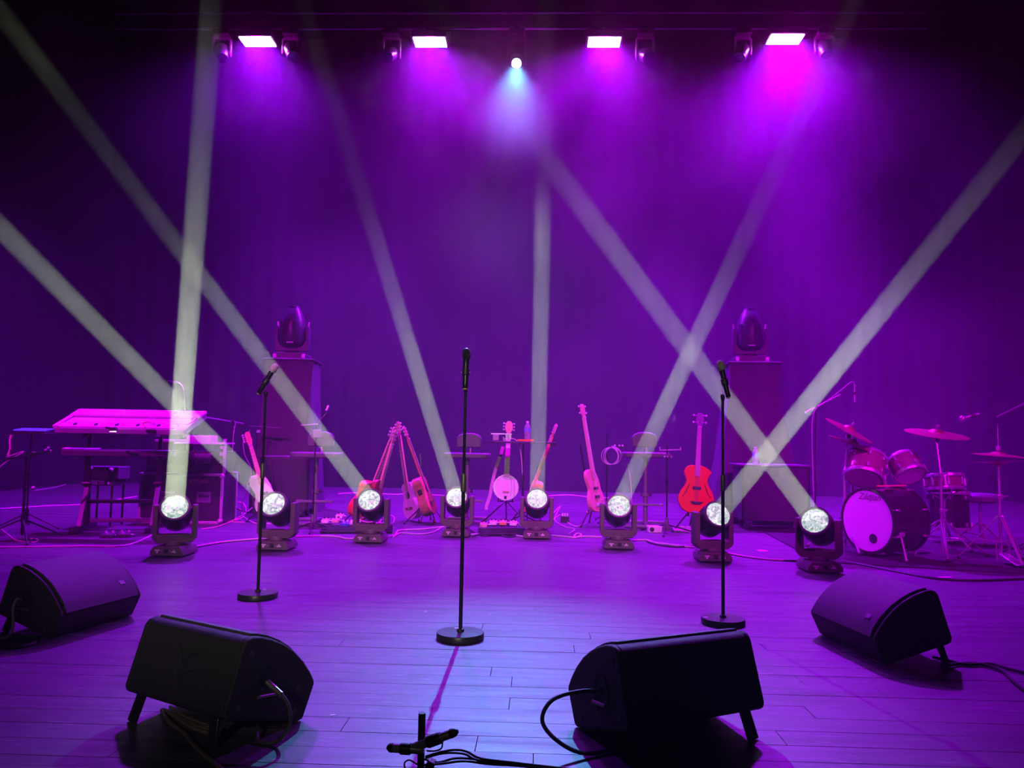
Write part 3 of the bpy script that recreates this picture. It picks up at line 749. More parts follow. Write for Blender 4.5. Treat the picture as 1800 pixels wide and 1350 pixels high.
# ================================================================== equipment cases upstage
CASE = mat('case_laminate', (0.035, 0.035, 0.04), 0.4, bump=0.1)
def case(name, label, x0, x1, y, depth, zt, zb=0.11, casters=True, overhang=0.0):
    t = thing(name, label, 'flight case', ((x0 + x1) / 2, y, 0)); w_ = x1 - x0
    MB().box((0, 0, (zb + zt) / 2), (w_, depth, zt - zb)).build('body', CASE, t, 0.006)
    MB().box((0, 0, zt + 0.012), (w_ + 2 * overhang + 0.02, depth + 2 * overhang, 0.022)).build('top', mat('case_top', (0.10, 0.10, 0.11), 0.35), t, 0.004)
    for sx in (-1, 1):
        MB().bar((sx * w_ / 2, -depth / 2, zb), (sx * w_ / 2, -depth / 2, zt), 0.03, 0.012).build('edge_trim', ALU if not casters else BLKM, t)
    if casters:
        for sx in (-1, 1):
            for sy in (-1, 1):
                c = Vector((sx * (w_ / 2 - 0.09), sy * (depth / 2 - 0.08), 0.05))
                k = MB().cyl(c - Vector((0.02, 0, 0)), c + Vector((0.02, 0, 0)), 0.05, n=16).build('caster', RUB, t)
                MB().box((c.x, c.y, 0.095), (0.06, 0.07, 0.03)).build('caster_plate', ALU, k)
    return t
cY = 9.75
a0, a1 = at(1302, 816, cY), at(1417, 818, cY)
case('equipment_case', 'dark wheeled equipment case right of the red guitar with a bottle on top', a0.x, a1.x, cY + 0.16, 0.5, a0.z - 0.02, overhang=0.03)
b0, b1 = at(462, 800, 10.0), at(545, 800, 10.0)
case('equipment_case', 'dark equipment case at the foot of the left tower', b0.x, b1.x, 10.15, 0.40, b0.z - 0.03, 0.10)
BOT = mat('bottle_plastic', (0.75, 0.7, 0.9), 0.08, trans=0.6, spec=0.8)
def bottle(label, p):
    t = thing('water_bottle', label, 'bottle', p, 0, 'clear water bottles')
    s = 1.05
    prof = [(0.028, 0), (0.033, 0.004), (0.033, 0.03), (0.031, 0.034), (0.033, 0.04), (0.033, 0.075), (0.031, 0.08), (0.033, 0.086), (0.033, 0.13), (0.029, 0.15), (0.02, 0.172), (0.0135, 0.183), (0.0135, 0.196)]
    MB().lathe([(r * s * 1.1, z * s) for r, z in prof], 18).build('body', BOT, t)
    MB().lathe([(0.034 * s * 1.1, 0.082 * s), (0.0345 * s * 1.1, 0.084 * s), (0.0345 * s * 1.1, 0.128 * s), (0.034 * s * 1.1, 0.13 * s)], 18).build('label_band', mat('bottle_label', (0.25, 0.25, 0.75), 0.5), t)
    MB().lathe([(0.0165, 0.196), (0.0165, 0.212), (0.015, 0.214)], 16).build('cap', WHITEP, t)
q = at(1328, 816, cY + 0.05); bottle('water bottle on the wheeled equipment case at the right', (q.x, cY + 0.05, a0.z + 0.003))
# ================================================================== stools
SEAT = mat('stool_vinyl', (0.09, 0.085, 0.10), 0.45)
SFRM = mat('stool_frame', (0.2, 0.19, 0.21), 0.35, 0.4)
def stool(label, x, y, rz, seat_z=0.90, dz=0):
    t = thing('stage_stool', label, 'stool', (x, y, 0), R_(rz), 'high stools with backrests')
    for sy in (-0.27, 0.27):
        MB().bar((-0.27, sy, 0.025), (0.27, sy, 0.025), 0.05, 0.03).build('foot_rail', SFRM, t, 0.006)
    MB().bar((0, -0.27, 0.035), (0, 0.27, 0.035), 0.05, 0.03).build('centre_rail', SFRM, t, 0.006)
    MB().bar((-0.22, -0.05, 0.27), (0.22, -0.05, 0.27), 0.03, 0.03).build('foot_rest', SFRM, t, 0.006)
    MB().cyl((0, 0, 0.03), (0, 0, seat_z - 0.03), 0.03, 0.026, 16).build('post', SFRM, t)
    MB().lathe([(0.03, 0.36), (0.05, 0.37), (0.05, 0.41), (0.03, 0.42)], 16).build('collar', SFRM, t)
    MB().cyl((-0.06, 0, 0.39), (0.075, 0, 0.39), 0.022).build('knob', BLKM, t)
    s = MB(); s.prism([(-0.29, -0.14), (-0.25, -0.19), (0.25, -0.19), (0.29, -0.14), (0.29, 0.14), (0.25, 0.19), (-0.25, 0.19), (-0.29, 0.14)], seat_z - 0.03, seat_z + 0.035); s.build('seat', SEAT, t, 0.015)
    MB().cyl((0.02, 0.16, seat_z), (0.02, 0.19, seat_z + 0.14), 0.018).build('back_post', SFRM, t)
    b = MB(); M = Matrix(((1, 0, 0, 0), (0, 0, 1, 0), (0, 1, 0, 0), (0, 0, 0, 1)))
    zb = seat_z + 0.10 + dz
    b.prism([(-0.16, zb), (0.16, zb), (0.165, zb + 0.12), (0.13, zb + 0.165), (0.06, zb + 0.19), (-0.06, zb + 0.19), (-0.13, zb + 0.165), (-0.165, zb + 0.12)], 0.15, 0.23, M); b.build('backrest', SEAT, t, 0.015)
    return t
q = at(557, 800, 9.35); stool('high stool with backrest behind the small mixer stand on the left', q.x, 9.35, 3, q.z)
q = at(822, 801, 9.9); stool('high stool with backrest behind the centre microphone stand', q.x, 9.9, 0, q.z)
q = at(1135, 800, 9.85); stool('high stool with backrest left of the red guitar', q.x, 9.85, -3, q.z)
q = at(1130, 758, 9.45)
# ================================================================== stands
def tripod(name, label, x, y, h, rz=0, r=0.28, leg_z=0.16, pole=0.010, cat='stand', group=None, low=False):
    t = thing(name, label, cat, (x, y, 0), R_(rz), group)
    MB().cyl((0, 0, 0.05), (0, 0, h), pole, pole * 0.8, 10).build('pole', BLKM, t)
    MB().lathe([(0.016, leg_z - 0.03), (0.022, leg_z - 0.02), (0.022, leg_z + 0.02), (0.016, leg_z + 0.05)], 12).build('hub', BLKM, t)
    for k in range(3):
        a = 2 * PI * k / 3
        l = MB().tube([(0.015 * math.cos(a), 0.015 * math.sin(a), leg_z), (r * math.cos(a), r * math.sin(a), 0.012)], 0.008, 8).build('leg', BLKM, t)
        MB().ball((r * math.cos(a), r * math.sin(a), 0.013), 0.013, 8, 6).build('rubber_foot', RUB, l)
    MB().lathe([(0.012, h * 0.55), (0.017, h * 0.555), (0.017, h * 0.61), (0.012, h * 0.615)], 12).build('clutch', BLKM, t)
    return t
def coned(name, label, x, y, h, rz=0, r=0.24, cat='mic stand', group=None):
    t = tripod(name, label, x, y, h, rz, r, 0.10, 0.010, cat, group)
    MB().lathe([(0.034, 0.03), (0.036, 0.06), (0.024, 0.14), (0.013, 0.19)], 14).build('cone', mat('stand_cone', (0.12, 0.12, 0.12), 0.35), t)
    return t
# clip stand with two-armed bar, left of the red guitar
p = fl(1172, 938); t = coned('clip_stand', 'black tripod stand with an empty two-pronged clip bar', p.x, p.y, 1.02, 15, 0.36)
MB().bar((-0.09, 0, 0.96), (0.17, 0, 0.97), 0.012, 0.012).build('cross_bar', ALU, t)
for s in (-0.09, 0.17): MB().cyl((s, 0, 0.96), (s, 0, 1.0), 0.007).build('prong', ALU, t)
MB().box((0, 0, 0.90), (0.11, 0.04, 0.025)).build('clamp_block', STEEL, t, 0.004)
for s in (-0.04, 0.0, 0.045): MB().ball((s, -0.02, 0.885), 0.012, 8, 6).build('thumb_screw', ALU, t)
# stand draped with coiled cable
p = fl(1066, 918); t = coned('cable_stand', 'black stand hung with coiled cable beside the leaning bass', p.x, p.y, 1.05 + 0.10, 0, 0.25, 'stand')
MB().bar((0, 0, 0.97), (0.30, -0.02, 0.98), 0.014, 0.014).build('side_arm', BLKM, t)
for s in (0.1, 0.16, 0.2): MB().ball((s, -0.01, 0.995), 0.014, 8, 6).build('thumb_screw', ALU, t)
CABP = mat('pale_grey_cable', (0.6, 0.5, 0.56), 0.45)
c0 = p + Vector((0.05, -0.04, 0.86))
cable('coiled_cable', 'loops of thin cable hung on the stand beside the leaning bass',
      [c0 + Vector((0.10 * math.cos(a_) * (1 + 0.1 * math.sin(a_ * 0.37)) + 0.02 * math.sin(a_ * 0.21), -0.004 * a_ / 3, 0.11 * math.sin(a_))) for a_ in [k * 0.5 for k in range(56)]], 0.004, CABP, 2)
cable('coiled_cable', 'pale cable arching from the coil stand down to the moving head',
      [c0 + Vector((0.0, -0.05, 0.13)), c0 + Vector((0.10, -0.06, 0.08)), c0 + Vector((0.20, -0.10, -0.10)), c0 + Vector((0.24, -0.14, -0.33)), c0 + Vector((0.25, -0.16, -0.55)), c0 + Vector((0.26, -0.16, -0.85))], 0.006, CABP)
# mixer stand in front of the left stool
p = fl(549, 935); t = coned('mixer_stand', 'black stand with small clamped mixer in front of the left stool', p.x, p.y, 1.17, 40, 0.26)
MB().bar((-0.18, 0, 1.17), (0.02, 0, 1.19), 0.012, 0.012).build('cross_bar', ALU, t)
MB().box((0.0, -0.02, 1.08), (0.09, 0.05, 0.09)).build('mixer', mat('grey_box', (0.35, 0.33, 0.36), 0.4), t, 0.005)
MB().bar((0.02, 0, 1.05), (0.10, -0.02, 0.98), 0.02, 0.02).build('bracket', STEEL, t)
MB().tube(spl([(0.0, 0, 1.14), (0.05, 0, 1.24), (0.11, -0.01, 1.31), (0.11, -0.02, 1.36)], 5), 0.006).build('gooseneck', BLKM, t)
MB().cyl((0.105, -0.02, 1.34), (0.13, -0.02, 1.40), 0.012).build('gooseneck_tip', ALU, t)
# stand beside the left electric bass, with a small boom table
p = fl(446, 905); t = coned('boom_stand', 'dark stand with a flat top arm behind the left electric bass', p.x, p.y, 1.16, 10, 0.2)
MB().bar((-0.10, 0, 1.17), (0.30, 0, 1.15), 0.05, 0.012).build('top_arm', mat('arm_dark', (0.10, 0.10, 0.11), 0.35), t, 0.003)
MB().box((0.02, 0, 1.10), (0.05, 0.04, 0.04)).build('clamp_block', STEEL, t, 0.004)
cable('hanging_cable', 'thin cable drooping from the flat arm beside the left electric bass',
      [p + Vector((-0.09, -0.01, 1.11)), p + Vector((-0.17, -0.02, 1.0)), p + Vector((-0.15, -0.02, 0.8)), p + Vector((-0.05, -0.03, 0.6)), p + Vector((-0.06, -0.05, 0.35)), p + Vector((-0.14, -0.08, 0.12)), p + Vector((-0.06, -0.1, 0.012))], 0.005, CABP)
cable('hanging_cable', 'second thin cable looping low beside the left electric bass',
      [p + Vector((-0.05, -0.03, 0.52)), p + Vector((-0.10, -0.05, 0.3)), p + Vector((-0.02, -0.06, 0.28)), p + Vector((0.05, -0.08, 0.05)), p + Vector((0.10, -0.1, 0.012))], 0.005, CABP)
# tray table with bottle in the middle
ty = 9.25; p = at(917, 777, ty)
t = tripod('tray_stand', 'stand with a small dark tray table beside the banjo', p.x + 0.02, ty, p.z - 0.01, 20, 0.34)
e0, e1 = at(857, 775, ty), at(970, 778, ty)
MB().box(((e0.x + e1.x) / 2 - p.x - 0.02, 0, p.z - 0.005), (e1.x - e0.x, 0.36, 0.022)).build('tray', mat('tray_dark', (0.06, 0.06, 0.065), 0.4), t, 0.004)
MB().box((e1.x - p.x - 0.045, -0.165, p.z - 0.02), (0.06, 0.03, 0.04)).build('tray_clamp', BLK, t, 0.003)
tz = p.z + 0.008
q = at(927, 770, ty - 0.02); bottle('water bottle on the tray table beside the banjo', (q.x, ty - 0.02, tz + 0.026))
o = MB().box((0, 0, 0.013), (0.19, 0.13, 0.024)).build('orange_book', mat('orange_cover', (0.85, 0.16, 0.03), 0.5), bevel=0.004); o.location = (q.x - 0.02, ty - 0.03, tz)
tag(o, 'flat orange book lying under the bottle on the tray table', 'book')
t = thing('clip_tuner', 'small bright metal clamp box at the left end of the tray', 'clamp', (at(872, 772, ty).x, ty - 0.05, tz))
MB().box((0, 0, 0.04), (0.07, 0.05, 0.07)).build('box', mat('grey_box', (0.35, 0.33, 0.36), 0.4), t, 0.004)
MB().bar((-0.06, 0, 0.085), (0.19, 0, 0.085), 0.014, 0.014).build('bar', ALU, t)
for s in (0.13, 0.17): MB().box((s, 0, 0.05), (0.03, 0.03, 0.06)).build('clip', STEEL, t, 0.003)
cable('hanging_cable', 'pale cable arching from the clamp box down beside the banjo',
      [at(*v, ty - 0.06) for v in ((884, 768), (893, 779), (885, 772), (905, 772), (913, 785), (917, 810), (919, 845))] + [fl(923, 900)], 0.006, CABP)

# ================================================================== guitars and banjo
def outline(half, k=5, cut=0):
    """closed outline from (z, left half width, right half width) rows"""
    L = spl([Vector((-a, z, 0)) for z, a, b in half], k); Rr = spl([Vector((b, z, 0)) for z, a, b in half], k)
    pts = [(v.x, v.y) for v in L] + [(v.x, v.y) for v in reversed(Rr)]
    out = []
    for q_ in pts:
        if not out or (Vector(q_) - Vector(out[-1])).length > 0.002: out.append(q_)
    return out
def inst_frame(bottom, head, face):
    z = (Vector(head) - Vector(bottom)); L = z.length; z.normalize()
    y = -(Vector(face) - z * Vector(face).dot(z)).normalized(); x = y.cross(z)
    M = Matrix((x, y, z)).transposed().to_4x4(); M.translation = Vector(bottom)
    return M, L
XZ = Matrix(((1, 0, 0, 0), (0, 0, 1, 0), (0, 1, 0, 0), (0, 0, 0, 1)))
ROSE = mat('rosewood', (0.16, 0.05, 0.04), 0.4)
MAPLE = mat('maple_neck', (0.62, 0.33, 0.22), 0.35)
NICK = mat('nickel_tuner', (0.8, 0.78, 0.82), 0.3, 0.4)
def guitar(label, bottom, head, face, body_m, side_m, half, thick, body_len, tuners=(3, 3), kind='flat', neck_m=None, board_m=None, head_w=0.045, name='guitar', neck_w=0.026, head_m=None):
    M, L = inst_frame(bottom, head, face)
    t = bpy.data.objects.new(name, None); C.objects.link(t); t.matrix_world = M; t.empty_display_size = 0.1
    tag(t, label, 'guitar')
    pl_ = outline(half); neck_m = neck_m or MAPLE; board_m = board_m or ROSE
    MB().prism(pl_, -thick / 2 + 0.004, thick / 2, XZ).build('body', side_m, t, 0.004)
    top = MB().prism([(x_ * 0.985, y_ * 0.985 + 0.004) for x_, y_ in pl_], -thick / 2 - 0.002, -thick / 2 + 0.005, XZ).build('top_plate', body_m, t, 0.002)
    ft = -thick / 2 - 0.003
    hl = 0.17; nz = L - hl
    MB().prism([(-neck_w * 1.15, body_len * 0.86), (neck_w * 1.15, body_len * 0.86), (neck_w * 0.85, nz), (-neck_w * 0.85, nz)], ft - 0.004, ft + 0.022, XZ).build('neck', neck_m, t, 0.005)
    fb = MB().prism([(-neck_w * 1.2, body_len * 0.78), (neck_w * 1.2, body_len * 0.78), (neck_w * 0.85, nz), (-neck_w * 0.85, nz)], ft - 0.010, ft - 0.003, XZ).build('fingerboard', board_m, t)
    for k in range(12):
        zf = nz - (nz - body_len * 0.2) * (1 - 0.5 ** ((k + 1) / 12)) * 1.02
        if zf > body_len * 0.8: MB().box((0, ft - 0.0108, zf), (neck_w * 1.9, 0.002, 0.003)).build('fret', NICK, fb)
    MB().box((0, ft - 0.012, nz), (neck_w * 1.9, 0.010, 0.012)).build('nut', WHITEP, t)
    hd_ = MB().prism([(-neck_w * 0.85, nz), (neck_w * 0.85, nz), (head_w, nz + 0.05), (head_w * 0.9, L - 0.02), (head_w * 0.4, L), (-head_w * 0.4, L), (-head_w * 0.9, L - 0.02), (-head_w, nz + 0.05)], ft - 0.004, ft + 0.014, XZ).build('headstock', head_m or neck_m, t, 0.003)
    for sx, n_ in ((-1, tuners[0]), (1, tuners[1])):
        for k in range(n_):
            zz = nz + 0.055 + (hl - 0.085) * (k / max(n_ - 1, 1))
            MB().cyl((sx * head_w * 0.9, ft + 0.006, zz), (sx * (head_w + 0.018), ft + 0.006, zz), 0.004, n=8).ball((sx * (head_w + 0.024), ft + 0.006, zz), 0.014, 8, 6, (1, 0.6, 1)).cyl((sx * head_w * 0.55, ft - 0.016, zz), (sx * head_w * 0.55, ft, zz), 0.0045, n=8).build('tuner', NICK, hd_)
    if kind == 'round':
        MB().cyl((0, ft - 0.002, body_len * 0.66), (0, ft + 0.002, body_len * 0.66), 0.05, n=24).build('sound_hole', RUB, top)
        MB().box((0, ft - 0.006, body_len * 0.30), (0.16, 0.012, 0.03)).build('bridge', ROSE, t, 0.003)
    if kind == 'arch':
        MB().box((0, ft - 0.008, body_len * 0.53), (0.10, 0.014, 0.035)).build('pickup', mat('pickup_black', (0.04, 0.03, 0.06), 0.3), t, 0.004)
        MB().prism([(-0.075, body_len * 0.20 + 0.03), (0.085, body_len * 0.20 + 0.03), (0.04, body_len * 0.20 - 0.005), (-0.045, body_len * 0.20 - 0.005)], ft - 0.012, ft, XZ).build('bridge', mat('pickup_black', (0.04, 0.03, 0.06), 0.3), t, 0.003)
        for s in (-1, 1):
            MB().tube([Vector((s * a_, ft, body_len * b_)) for a_, b_ in ((0.085, 0.62), (0.105, 0.55), (0.125, 0.45), (0.15, 0.38))], [0.003, 0.005, 0.005, 0.003], 6).build('f_hole', RUB, top)
            MB().ball((s * 0.16, ft - 0.004, body_len * 0.36), 0.008, 8, 6).build('knob', RUB, t)
    if kind == 'solid':
        for k in (0.35, 0.55): MB().box((0, ft - 0.005, body_len * k), (0.09, 0.01, 0.035)).build('pickup', RUB, t, 0.003)
        MB().box((0, ft - 0.006, body_len * 0.16), (0.09, 0.012, 0.04)).build('bridge', NICK, t, 0.003)
        for k in range(2): MB().cyl((0.09 + 0.03 * k, ft - 0.014, body_len * (0.26 - 0.08 * k)), (0.09 + 0.03 * k, ft, body_len * (0.26 - 0.08 * k)), 0.011).build('knob', NICK, t)
    st = MB()
    for k in range(4): st.cyl(((k - 1.5) * 0.014, ft - 0.013, body_len * 0.22), ((k - 1.5) * 0.010, ft - 0.013, nz), 0.0011, n=4)
    s_ = st.build('strings', NICK, t); s_['kind'] = 'stuff'
    return t
def gstand(label, bottom, lean, span=0.24, h=0.75, rz=0):
    """tripod guitar stand with a padded cradle"""
    t = thing('guitar_stand', label, 'guitar stand', (bottom[0], bottom[1], 0), R_(rz), 'folding guitar stands')
    cz = bottom[2] - 0.012; bk = Vector((lean[0], lean[1], 0))
    MB().tube([Vector((0, 0.12, 0.22)), Vector((0, 0.10, 0.22)) * 0.6 + bk * 0.3 + Vector((0, 0.05, cz)), Vector((0, 0.14, 0)) + bk + Vector((0, 0, h))], 0.010, 8).build('upright', BLKM, t)
    for a_, b_ in ((-span, -0.2), (span, -0.2), (0.0, 0.34)):
        l = MB().tube([(0, 0.12, 0.28), (a_, b_, 0.012)], 0.009, 8).build('leg', BLKM, t)
        MB().ball((a_, b_, 0.013), 0.014, 8, 6).build('rubber_foot', RUB, l)
    for s in (-1, 1):
        c = MB().tube([(0, 0.12, 0.26), (s * 0.09, 0.08, cz - 0.01), (s * 0.09, -0.055, cz - 0.01), (s * 0.09, -0.062, cz + 0.03)], 0.008, 8).build('cradle_arm', BLKM, t)
        MB().cyl((s * 0.09, 0.06, cz), (s * 0.09, -0.05, cz), 0.011).build('pad', mat('orange_pad', (0.75, 0.35, 0.10), 0.6), c)
    return t
# red acoustic bass, facing out
RED = mat('red_lacquer', (0.85, 0.012, 0.014), 0.25, coat=0.4, var=0.06)
yR = 9.45
b_ = at(1222, 903, yR); h_ = at(1230, 727, yR + 0.12)
ARCH = [(0.0, 0.02, 0.02), (0.012, 0.10, 0.10), (0.06, 0.175, 0.175), (0.16, 0.215, 0.21), (0.26, 0.185, 0.185), (0.34, 0.135, 0.14), (0.40, 0.125, 0.125), (0.47, 0.15, 0.145), (0.515, 0.148, 0.17), (0.55, 0.11, 0.155), (0.57, 0.05, 0.06), (0.572, 0.02, 0.02)]
ARCH[8] = (0.505, 0.152, 0.165); ARCH[9] = (0.555, 0.125, 0.10); ARCH[10] = (0.578, 0.07, 0.035)
guitar('bright red archtop acoustic bass facing out on the right of the stage', b_, h_, (-0.05, -1, 0.15), RED, RED, ARCH, 0.085, 0.575, (2, 2), 'arch', mat('pink_maple', (0.75, 0.45, 0.5), 0.35), mat('pale_board', (0.55, 0.28, 0.45), 0.4), 0.05, head_m=mat('violet_head', (0.2, 0.05, 0.3), 0.35))
gstand('black folding stand holding the red acoustic bass', (b_.x, yR, b_.z), (0.02, 0.06), 0.3, 0.8)
# upright-leaning electric bass
ORW = mat('orange_wood', (0.75, 0.20, 0.16), 0.35); PINKW = mat('pale_rose_wood', (0.8, 0.30, 0.35), 0.35); DARKR = mat('dark_red_wood', (0.45, 0.05, 0.06), 0.35)
y_ = 9.75
b_ = at(1051, 900, y_ - 0.05); h_ = at(1020, 711, y_ + 0.1)
SOL = [(0.0, 0.03, 0.02), (0.02, 0.10, 0.09), (0.08, 0.15, 0.145), (0.18, 0.15, 0.14), (0.28, 0.11, 0.105), (0.36, 0.125, 0.10), (0.43, 0.14, 0.08), (0.50, 0.125, 0.05), (0.53, 0.08, 0.03), (0.53, 0.02, 0.02)]
guitar('rose coloured electric bass with a long neck leaning on a stand', b_, h_, (0.72, -0.62, 0.1), PINKW, PINKW, SOL, 0.05, 0.53, (2, 2), 'solid', PINKW, mat('pale_board2', (0.7, 0.3, 0.4), 0.4), 0.045)
gstand('black folding stand with an orange pad under the rose electric bass', (b_.x - 0.03, y_, b_.z), (-0.16, 0.06), 0.22, 1.0, 8)
# pair leaning heads together: left
y_ = 9.6
b_ = at(629, 912, y_); h_ = at(691, 749, y_)
ACO = [(0.0, 0.03, 0.03), (0.015, 0.10, 0.10), (0.06, 0.165, 0.165), (0.14, 0.195, 0.195), (0.22, 0.17, 0.17), (0.29, 0.125, 0.125), (0.36, 0.13, 0.13), (0.42, 0.145, 0.145), (0.465, 0.12, 0.12), (0.485, 0.06, 0.06), (0.488, 0.02, 0.02)]
guitar('red bodied acoustic guitar leaning right, seen nearly edge on', b_, h_, (0.80, -0.55, -0.25), ORW, mat('red_side', (0.8, 0.06, 0.06), 0.3), ACO, 0.10, 0.488, (3, 3), 'round', PINKW)
b2 = at(652, 905, y_ - 0.14); h2 = at(693, 756, y_ - 0.12)
guitar('dark slim electric guitar in front of the red acoustic guitar', b2, h2, (0.92, -0.35, -0.2), DARKR, DARKR, [(z_ * 0.82, a_ * 0.9, c_ * 0.9) for z_, a_, c_ in SOL], 0.045, 0.43, (3, 3), 'solid', PINKW, PINKW, 0.03)
gstand('black stand under the red acoustic guitar and slim electric', ((b_.x + b2.x) / 2, y_ + 0.05, min(b_.z, b2.z)), (0.14, 0.05), 0.25, 0.8)
# right of the pair
b_ = at(758, 905, y_); h_ = at(702, 752, y_)
WOODS = mat('striped_side_wood', (0.42, 0.18, 0.10), 0.4, var=0.5, scale=30)
guitar('wooden acoustic guitar leaning left, its side with a square port showing', b_, h_, (0.86, -0.1, 0.5), ORW, WOODS, ACO, 0.115, 0.488, (3, 3), 'round', mat('red_neck', (0.55, 0.16, 0.12), 0.35))
gM, gL = inst_frame(b_, h_, (0.86, -0.1, 0.5))
gt = bpy.data.objects[[o.name for o in bpy.data.objects if o.get('label', '').startswith('wooden acoustic guitar leaning left')][0]]
MB().box((-0.137, 0.0, 0.31), (0.03, 0.05, 0.06)).build('preamp_panel', RUB, gt, 0.004)
b2 = at(728, 912, y_ + 0.22); h2 = at(704, 741, y_ + 0.3)
guitar('violet backed guitar standing behind the leaning wooden acoustic', b2, h2, (-0.75, -0.6, 0.1), mat('violet_top', (0.7, 0.25, 0.7), 0.3), mat('violet_side', (0.55, 0.2, 0.6), 0.3), [(z_ * 0.95, a_ * 0.9, c_ * 0.9) for z_, a_, c_ in ACO], 0.09, 0.46, (3, 3), 'round', PINKW)
gstand('black stand under the leaning wooden acoustic guitar', (b_.x - 0.06, y_ + 0.06, min(b_.z, b2.z)), (-0.14, 0.08), 0.25, 0.85)
# left electric bass
y_ = 9.55
b_ = at(476, 905, y_); h_ = at(434, 760, y_ + 0.1)
guitar('orange necked electric bass leaning left behind the second moving head', b_, h_, (0.25, -0.95, 0.15), mat('white_lacquer', (0.8, 0.6, 0.75), 0.25), mat('white_lacquer', (0.8, 0.6, 0.75), 0.25), SOL, 0.045, 0.5, (4, 0), 'solid', ORW, ORW, 0.035)
gstand('black folding stand holding the left electric bass', (b_.x, y_, b_.z), (-0.08, 0.06), 0.22, 0.7)
# small wooden guitar by the tray table, edge on
y_ = 9.75
b_ = at(926, 902, y_); h_ = at(984, 747, y_)
guitar('small orange wooden guitar leaning right behind the tray table, seen edge on', b_, h_, (-0.93, -0.25, 0.3), ORW, mat('amber_side', (0.8, 0.30, 0.10), 0.4, var=0.3, scale=20), [(z_ * 0.88, a_ * 0.8, c_ * 0.8) for z_, a_, c_ in ACO], 0.09, 0.43, (4, 4), 'round', ORW, ORW, 0.03)
gstand('black stand under the small orange wooden guitar', (b_.x, y_ + 0.05, b_.z), (0.14, 0.05), 0.22, 0.75)
# banjo
y_ = 9.7
c_ = at(889, 857, y_); h_ = at(895, 741, y_ + 0.1)
b_ = c_ - (h_ - c_).normalized() * 0.155
M, L = inst_frame(b_, h_, (0.12, -1, 0.15))
t = bpy.data.objects.new('banjo', None); C.objects.link(t); t.matrix_world = M; tag(t, 'banjo with a white round head and hanging strap on a stand', 'banjo')
PX = Matrix.Translation((0, 0, 0.155)) @ frame_to((0, -1, 0))
MB().lathe([(0.150, -0.06), (0.155, -0.05), (0.155, 0.02), (0.148, 0.024)], 40, PX).build('pot', mat('banjo_rim', (0.4, 0.12, 0.08), 0.35), t)
MB().lathe([(0.143, 0.023), (0.143, 0.028), (0.001, 0.0285)], 40, PX).build('head_skin', mat('banjo_skin', (0.92, 0.9, 0.95), 0.5, var=0.03), t)
MB().lathe([(0.142, 0.02), (0.142, 0.034), (0.158, 0.034), (0.158, 0.02)], 40, PX, caps=False).build('tension_hoop', NICK, t)
for k in range(20):
    a_ = 2 * PI * k / 20
    MB().cyl((0.160 * math.cos(a_), 0.045, 0.155 + 0.160 * math.sin(a_)), (0.160 * math.cos(a_), -0.03, 0.155 + 0.160 * math.sin(a_)), 0.004, n=6).build('bracket', NICK, t)
MB().box((0.0, -0.036, 0.10), (0.075, 0.012, 0.022)).build('bridge', MAPLE, t, 0.003)
MB().box((0.0, -0.034, 0.03), (0.03, 0.012, 0.04)).build('tailpiece', RUB, t, 0.003)
MB().prism([(-0.034, 0.29), (0.034, 0.29), (0.026, L - 0.15), (-0.026, L - 0.15)], -0.034, 0.0, XZ).build('neck', mat('banjo_neck', (0.75, 0.5, 0.65), 0.35), t, 0.004)
fb = MB().prism([(-0.034, 0.29), (0.034, 0.29), (0.024, L - 0.15), (-0.024, L - 0.15)], -0.04, -0.033, XZ).build('fingerboard', mat('banjo_board', (0.7, 0.42, 0.6), 0.4), t)
for k in range(12): MB().box((0.008, -0.041, 0.32 + k * (L - 0.5) / 12), (0.05, 0.002, 0.004)).build('fret', NICK, fb)
hs = MB().prism([(-0.024, L - 0.15), (0.024, L - 0.15), (0.05, L - 0.1), (0.045, L - 0.03), (0.02, L), (-0.02, L), (-0.045, L - 0.03), (-0.05, L - 0.1)], -0.036, -0.018, XZ).build('headstock', PINKW, t, 0.003)
for s in (-1, 1):
    for k in range(3): MB().ball((s * 0.065, -0.02, L - 0.11 + 0.04 * k), 0.013, 8, 6).cyl((s * 0.04, -0.02, L - 0.11 + 0.04 * k), (s * 0.062, -0.02, L - 0.11 + 0.04 * k), 0.005, n=6).build('tuner', NICK, hs)
sp_ = MB(); pts = [at(*v, y_ - 0.05) for v in ((884, 785), (880, 800), (872, 822), (865, 850), (861, 872), (855, 890), (855, 896))]
Mi = M.inverted(); pts = spl([Mi @ q for q in pts], 4)
for i in range(len(pts) - 1): sp_.bar(pts[i], pts[i + 1] + (pts[i + 1] - pts[i]) * 0.05, 0.04, 0.006, up=(0, -1, 0))
sp_.build('strap', mat('banjo_strap', (0.75, 0.3, 0.7), 0.6, var=0.4, scale=40), t)
gstand('black stand with yellow-banded legs under the banjo', (c_.x, y_ + 0.05, b_.z), (0.02, 0.08), 0.3, 0.6)
# ================================================================== keyboard rig on the left
KEYW = mat('silver_keyboard_case', (0.8, 0.72, 0.8), 0.35, var=0.06)
KEYU = mat('keyboard_underside', (0.42, 0.36, 0.44), 0.45)
KEYD = mat('dark_keyboard_case', (0.05, 0.05, 0.06), 0.4)
yk = 8.0
A_, B_, D_ = at(141, 723, yk + 0.30), at(363, 727, yk + 0.36), at(109, 757, yk - 0.05)
ux = (B_ - A_).normalized(); dn = (D_ - A_); dn = (dn - ux * dn.dot(ux) * 0.55); uy = (-dn + ux * dn.dot(ux)).normalized(); uz = ux.cross(uy)
Lk = (B_ - A_).length; Dk = 0.36
t = bpy.data.objects.new('keyboard', None); C.objects.link(t); t.empty_display_size = 0.1
KM = Matrix((ux, uy, uz)).transposed().to_4x4(); KM.translation = (A_ + B_) / 2; t.matrix_world = KM
tag(t, 'silver stage keyboard tilted forward on the upper tier of the stand', 'keyboard')
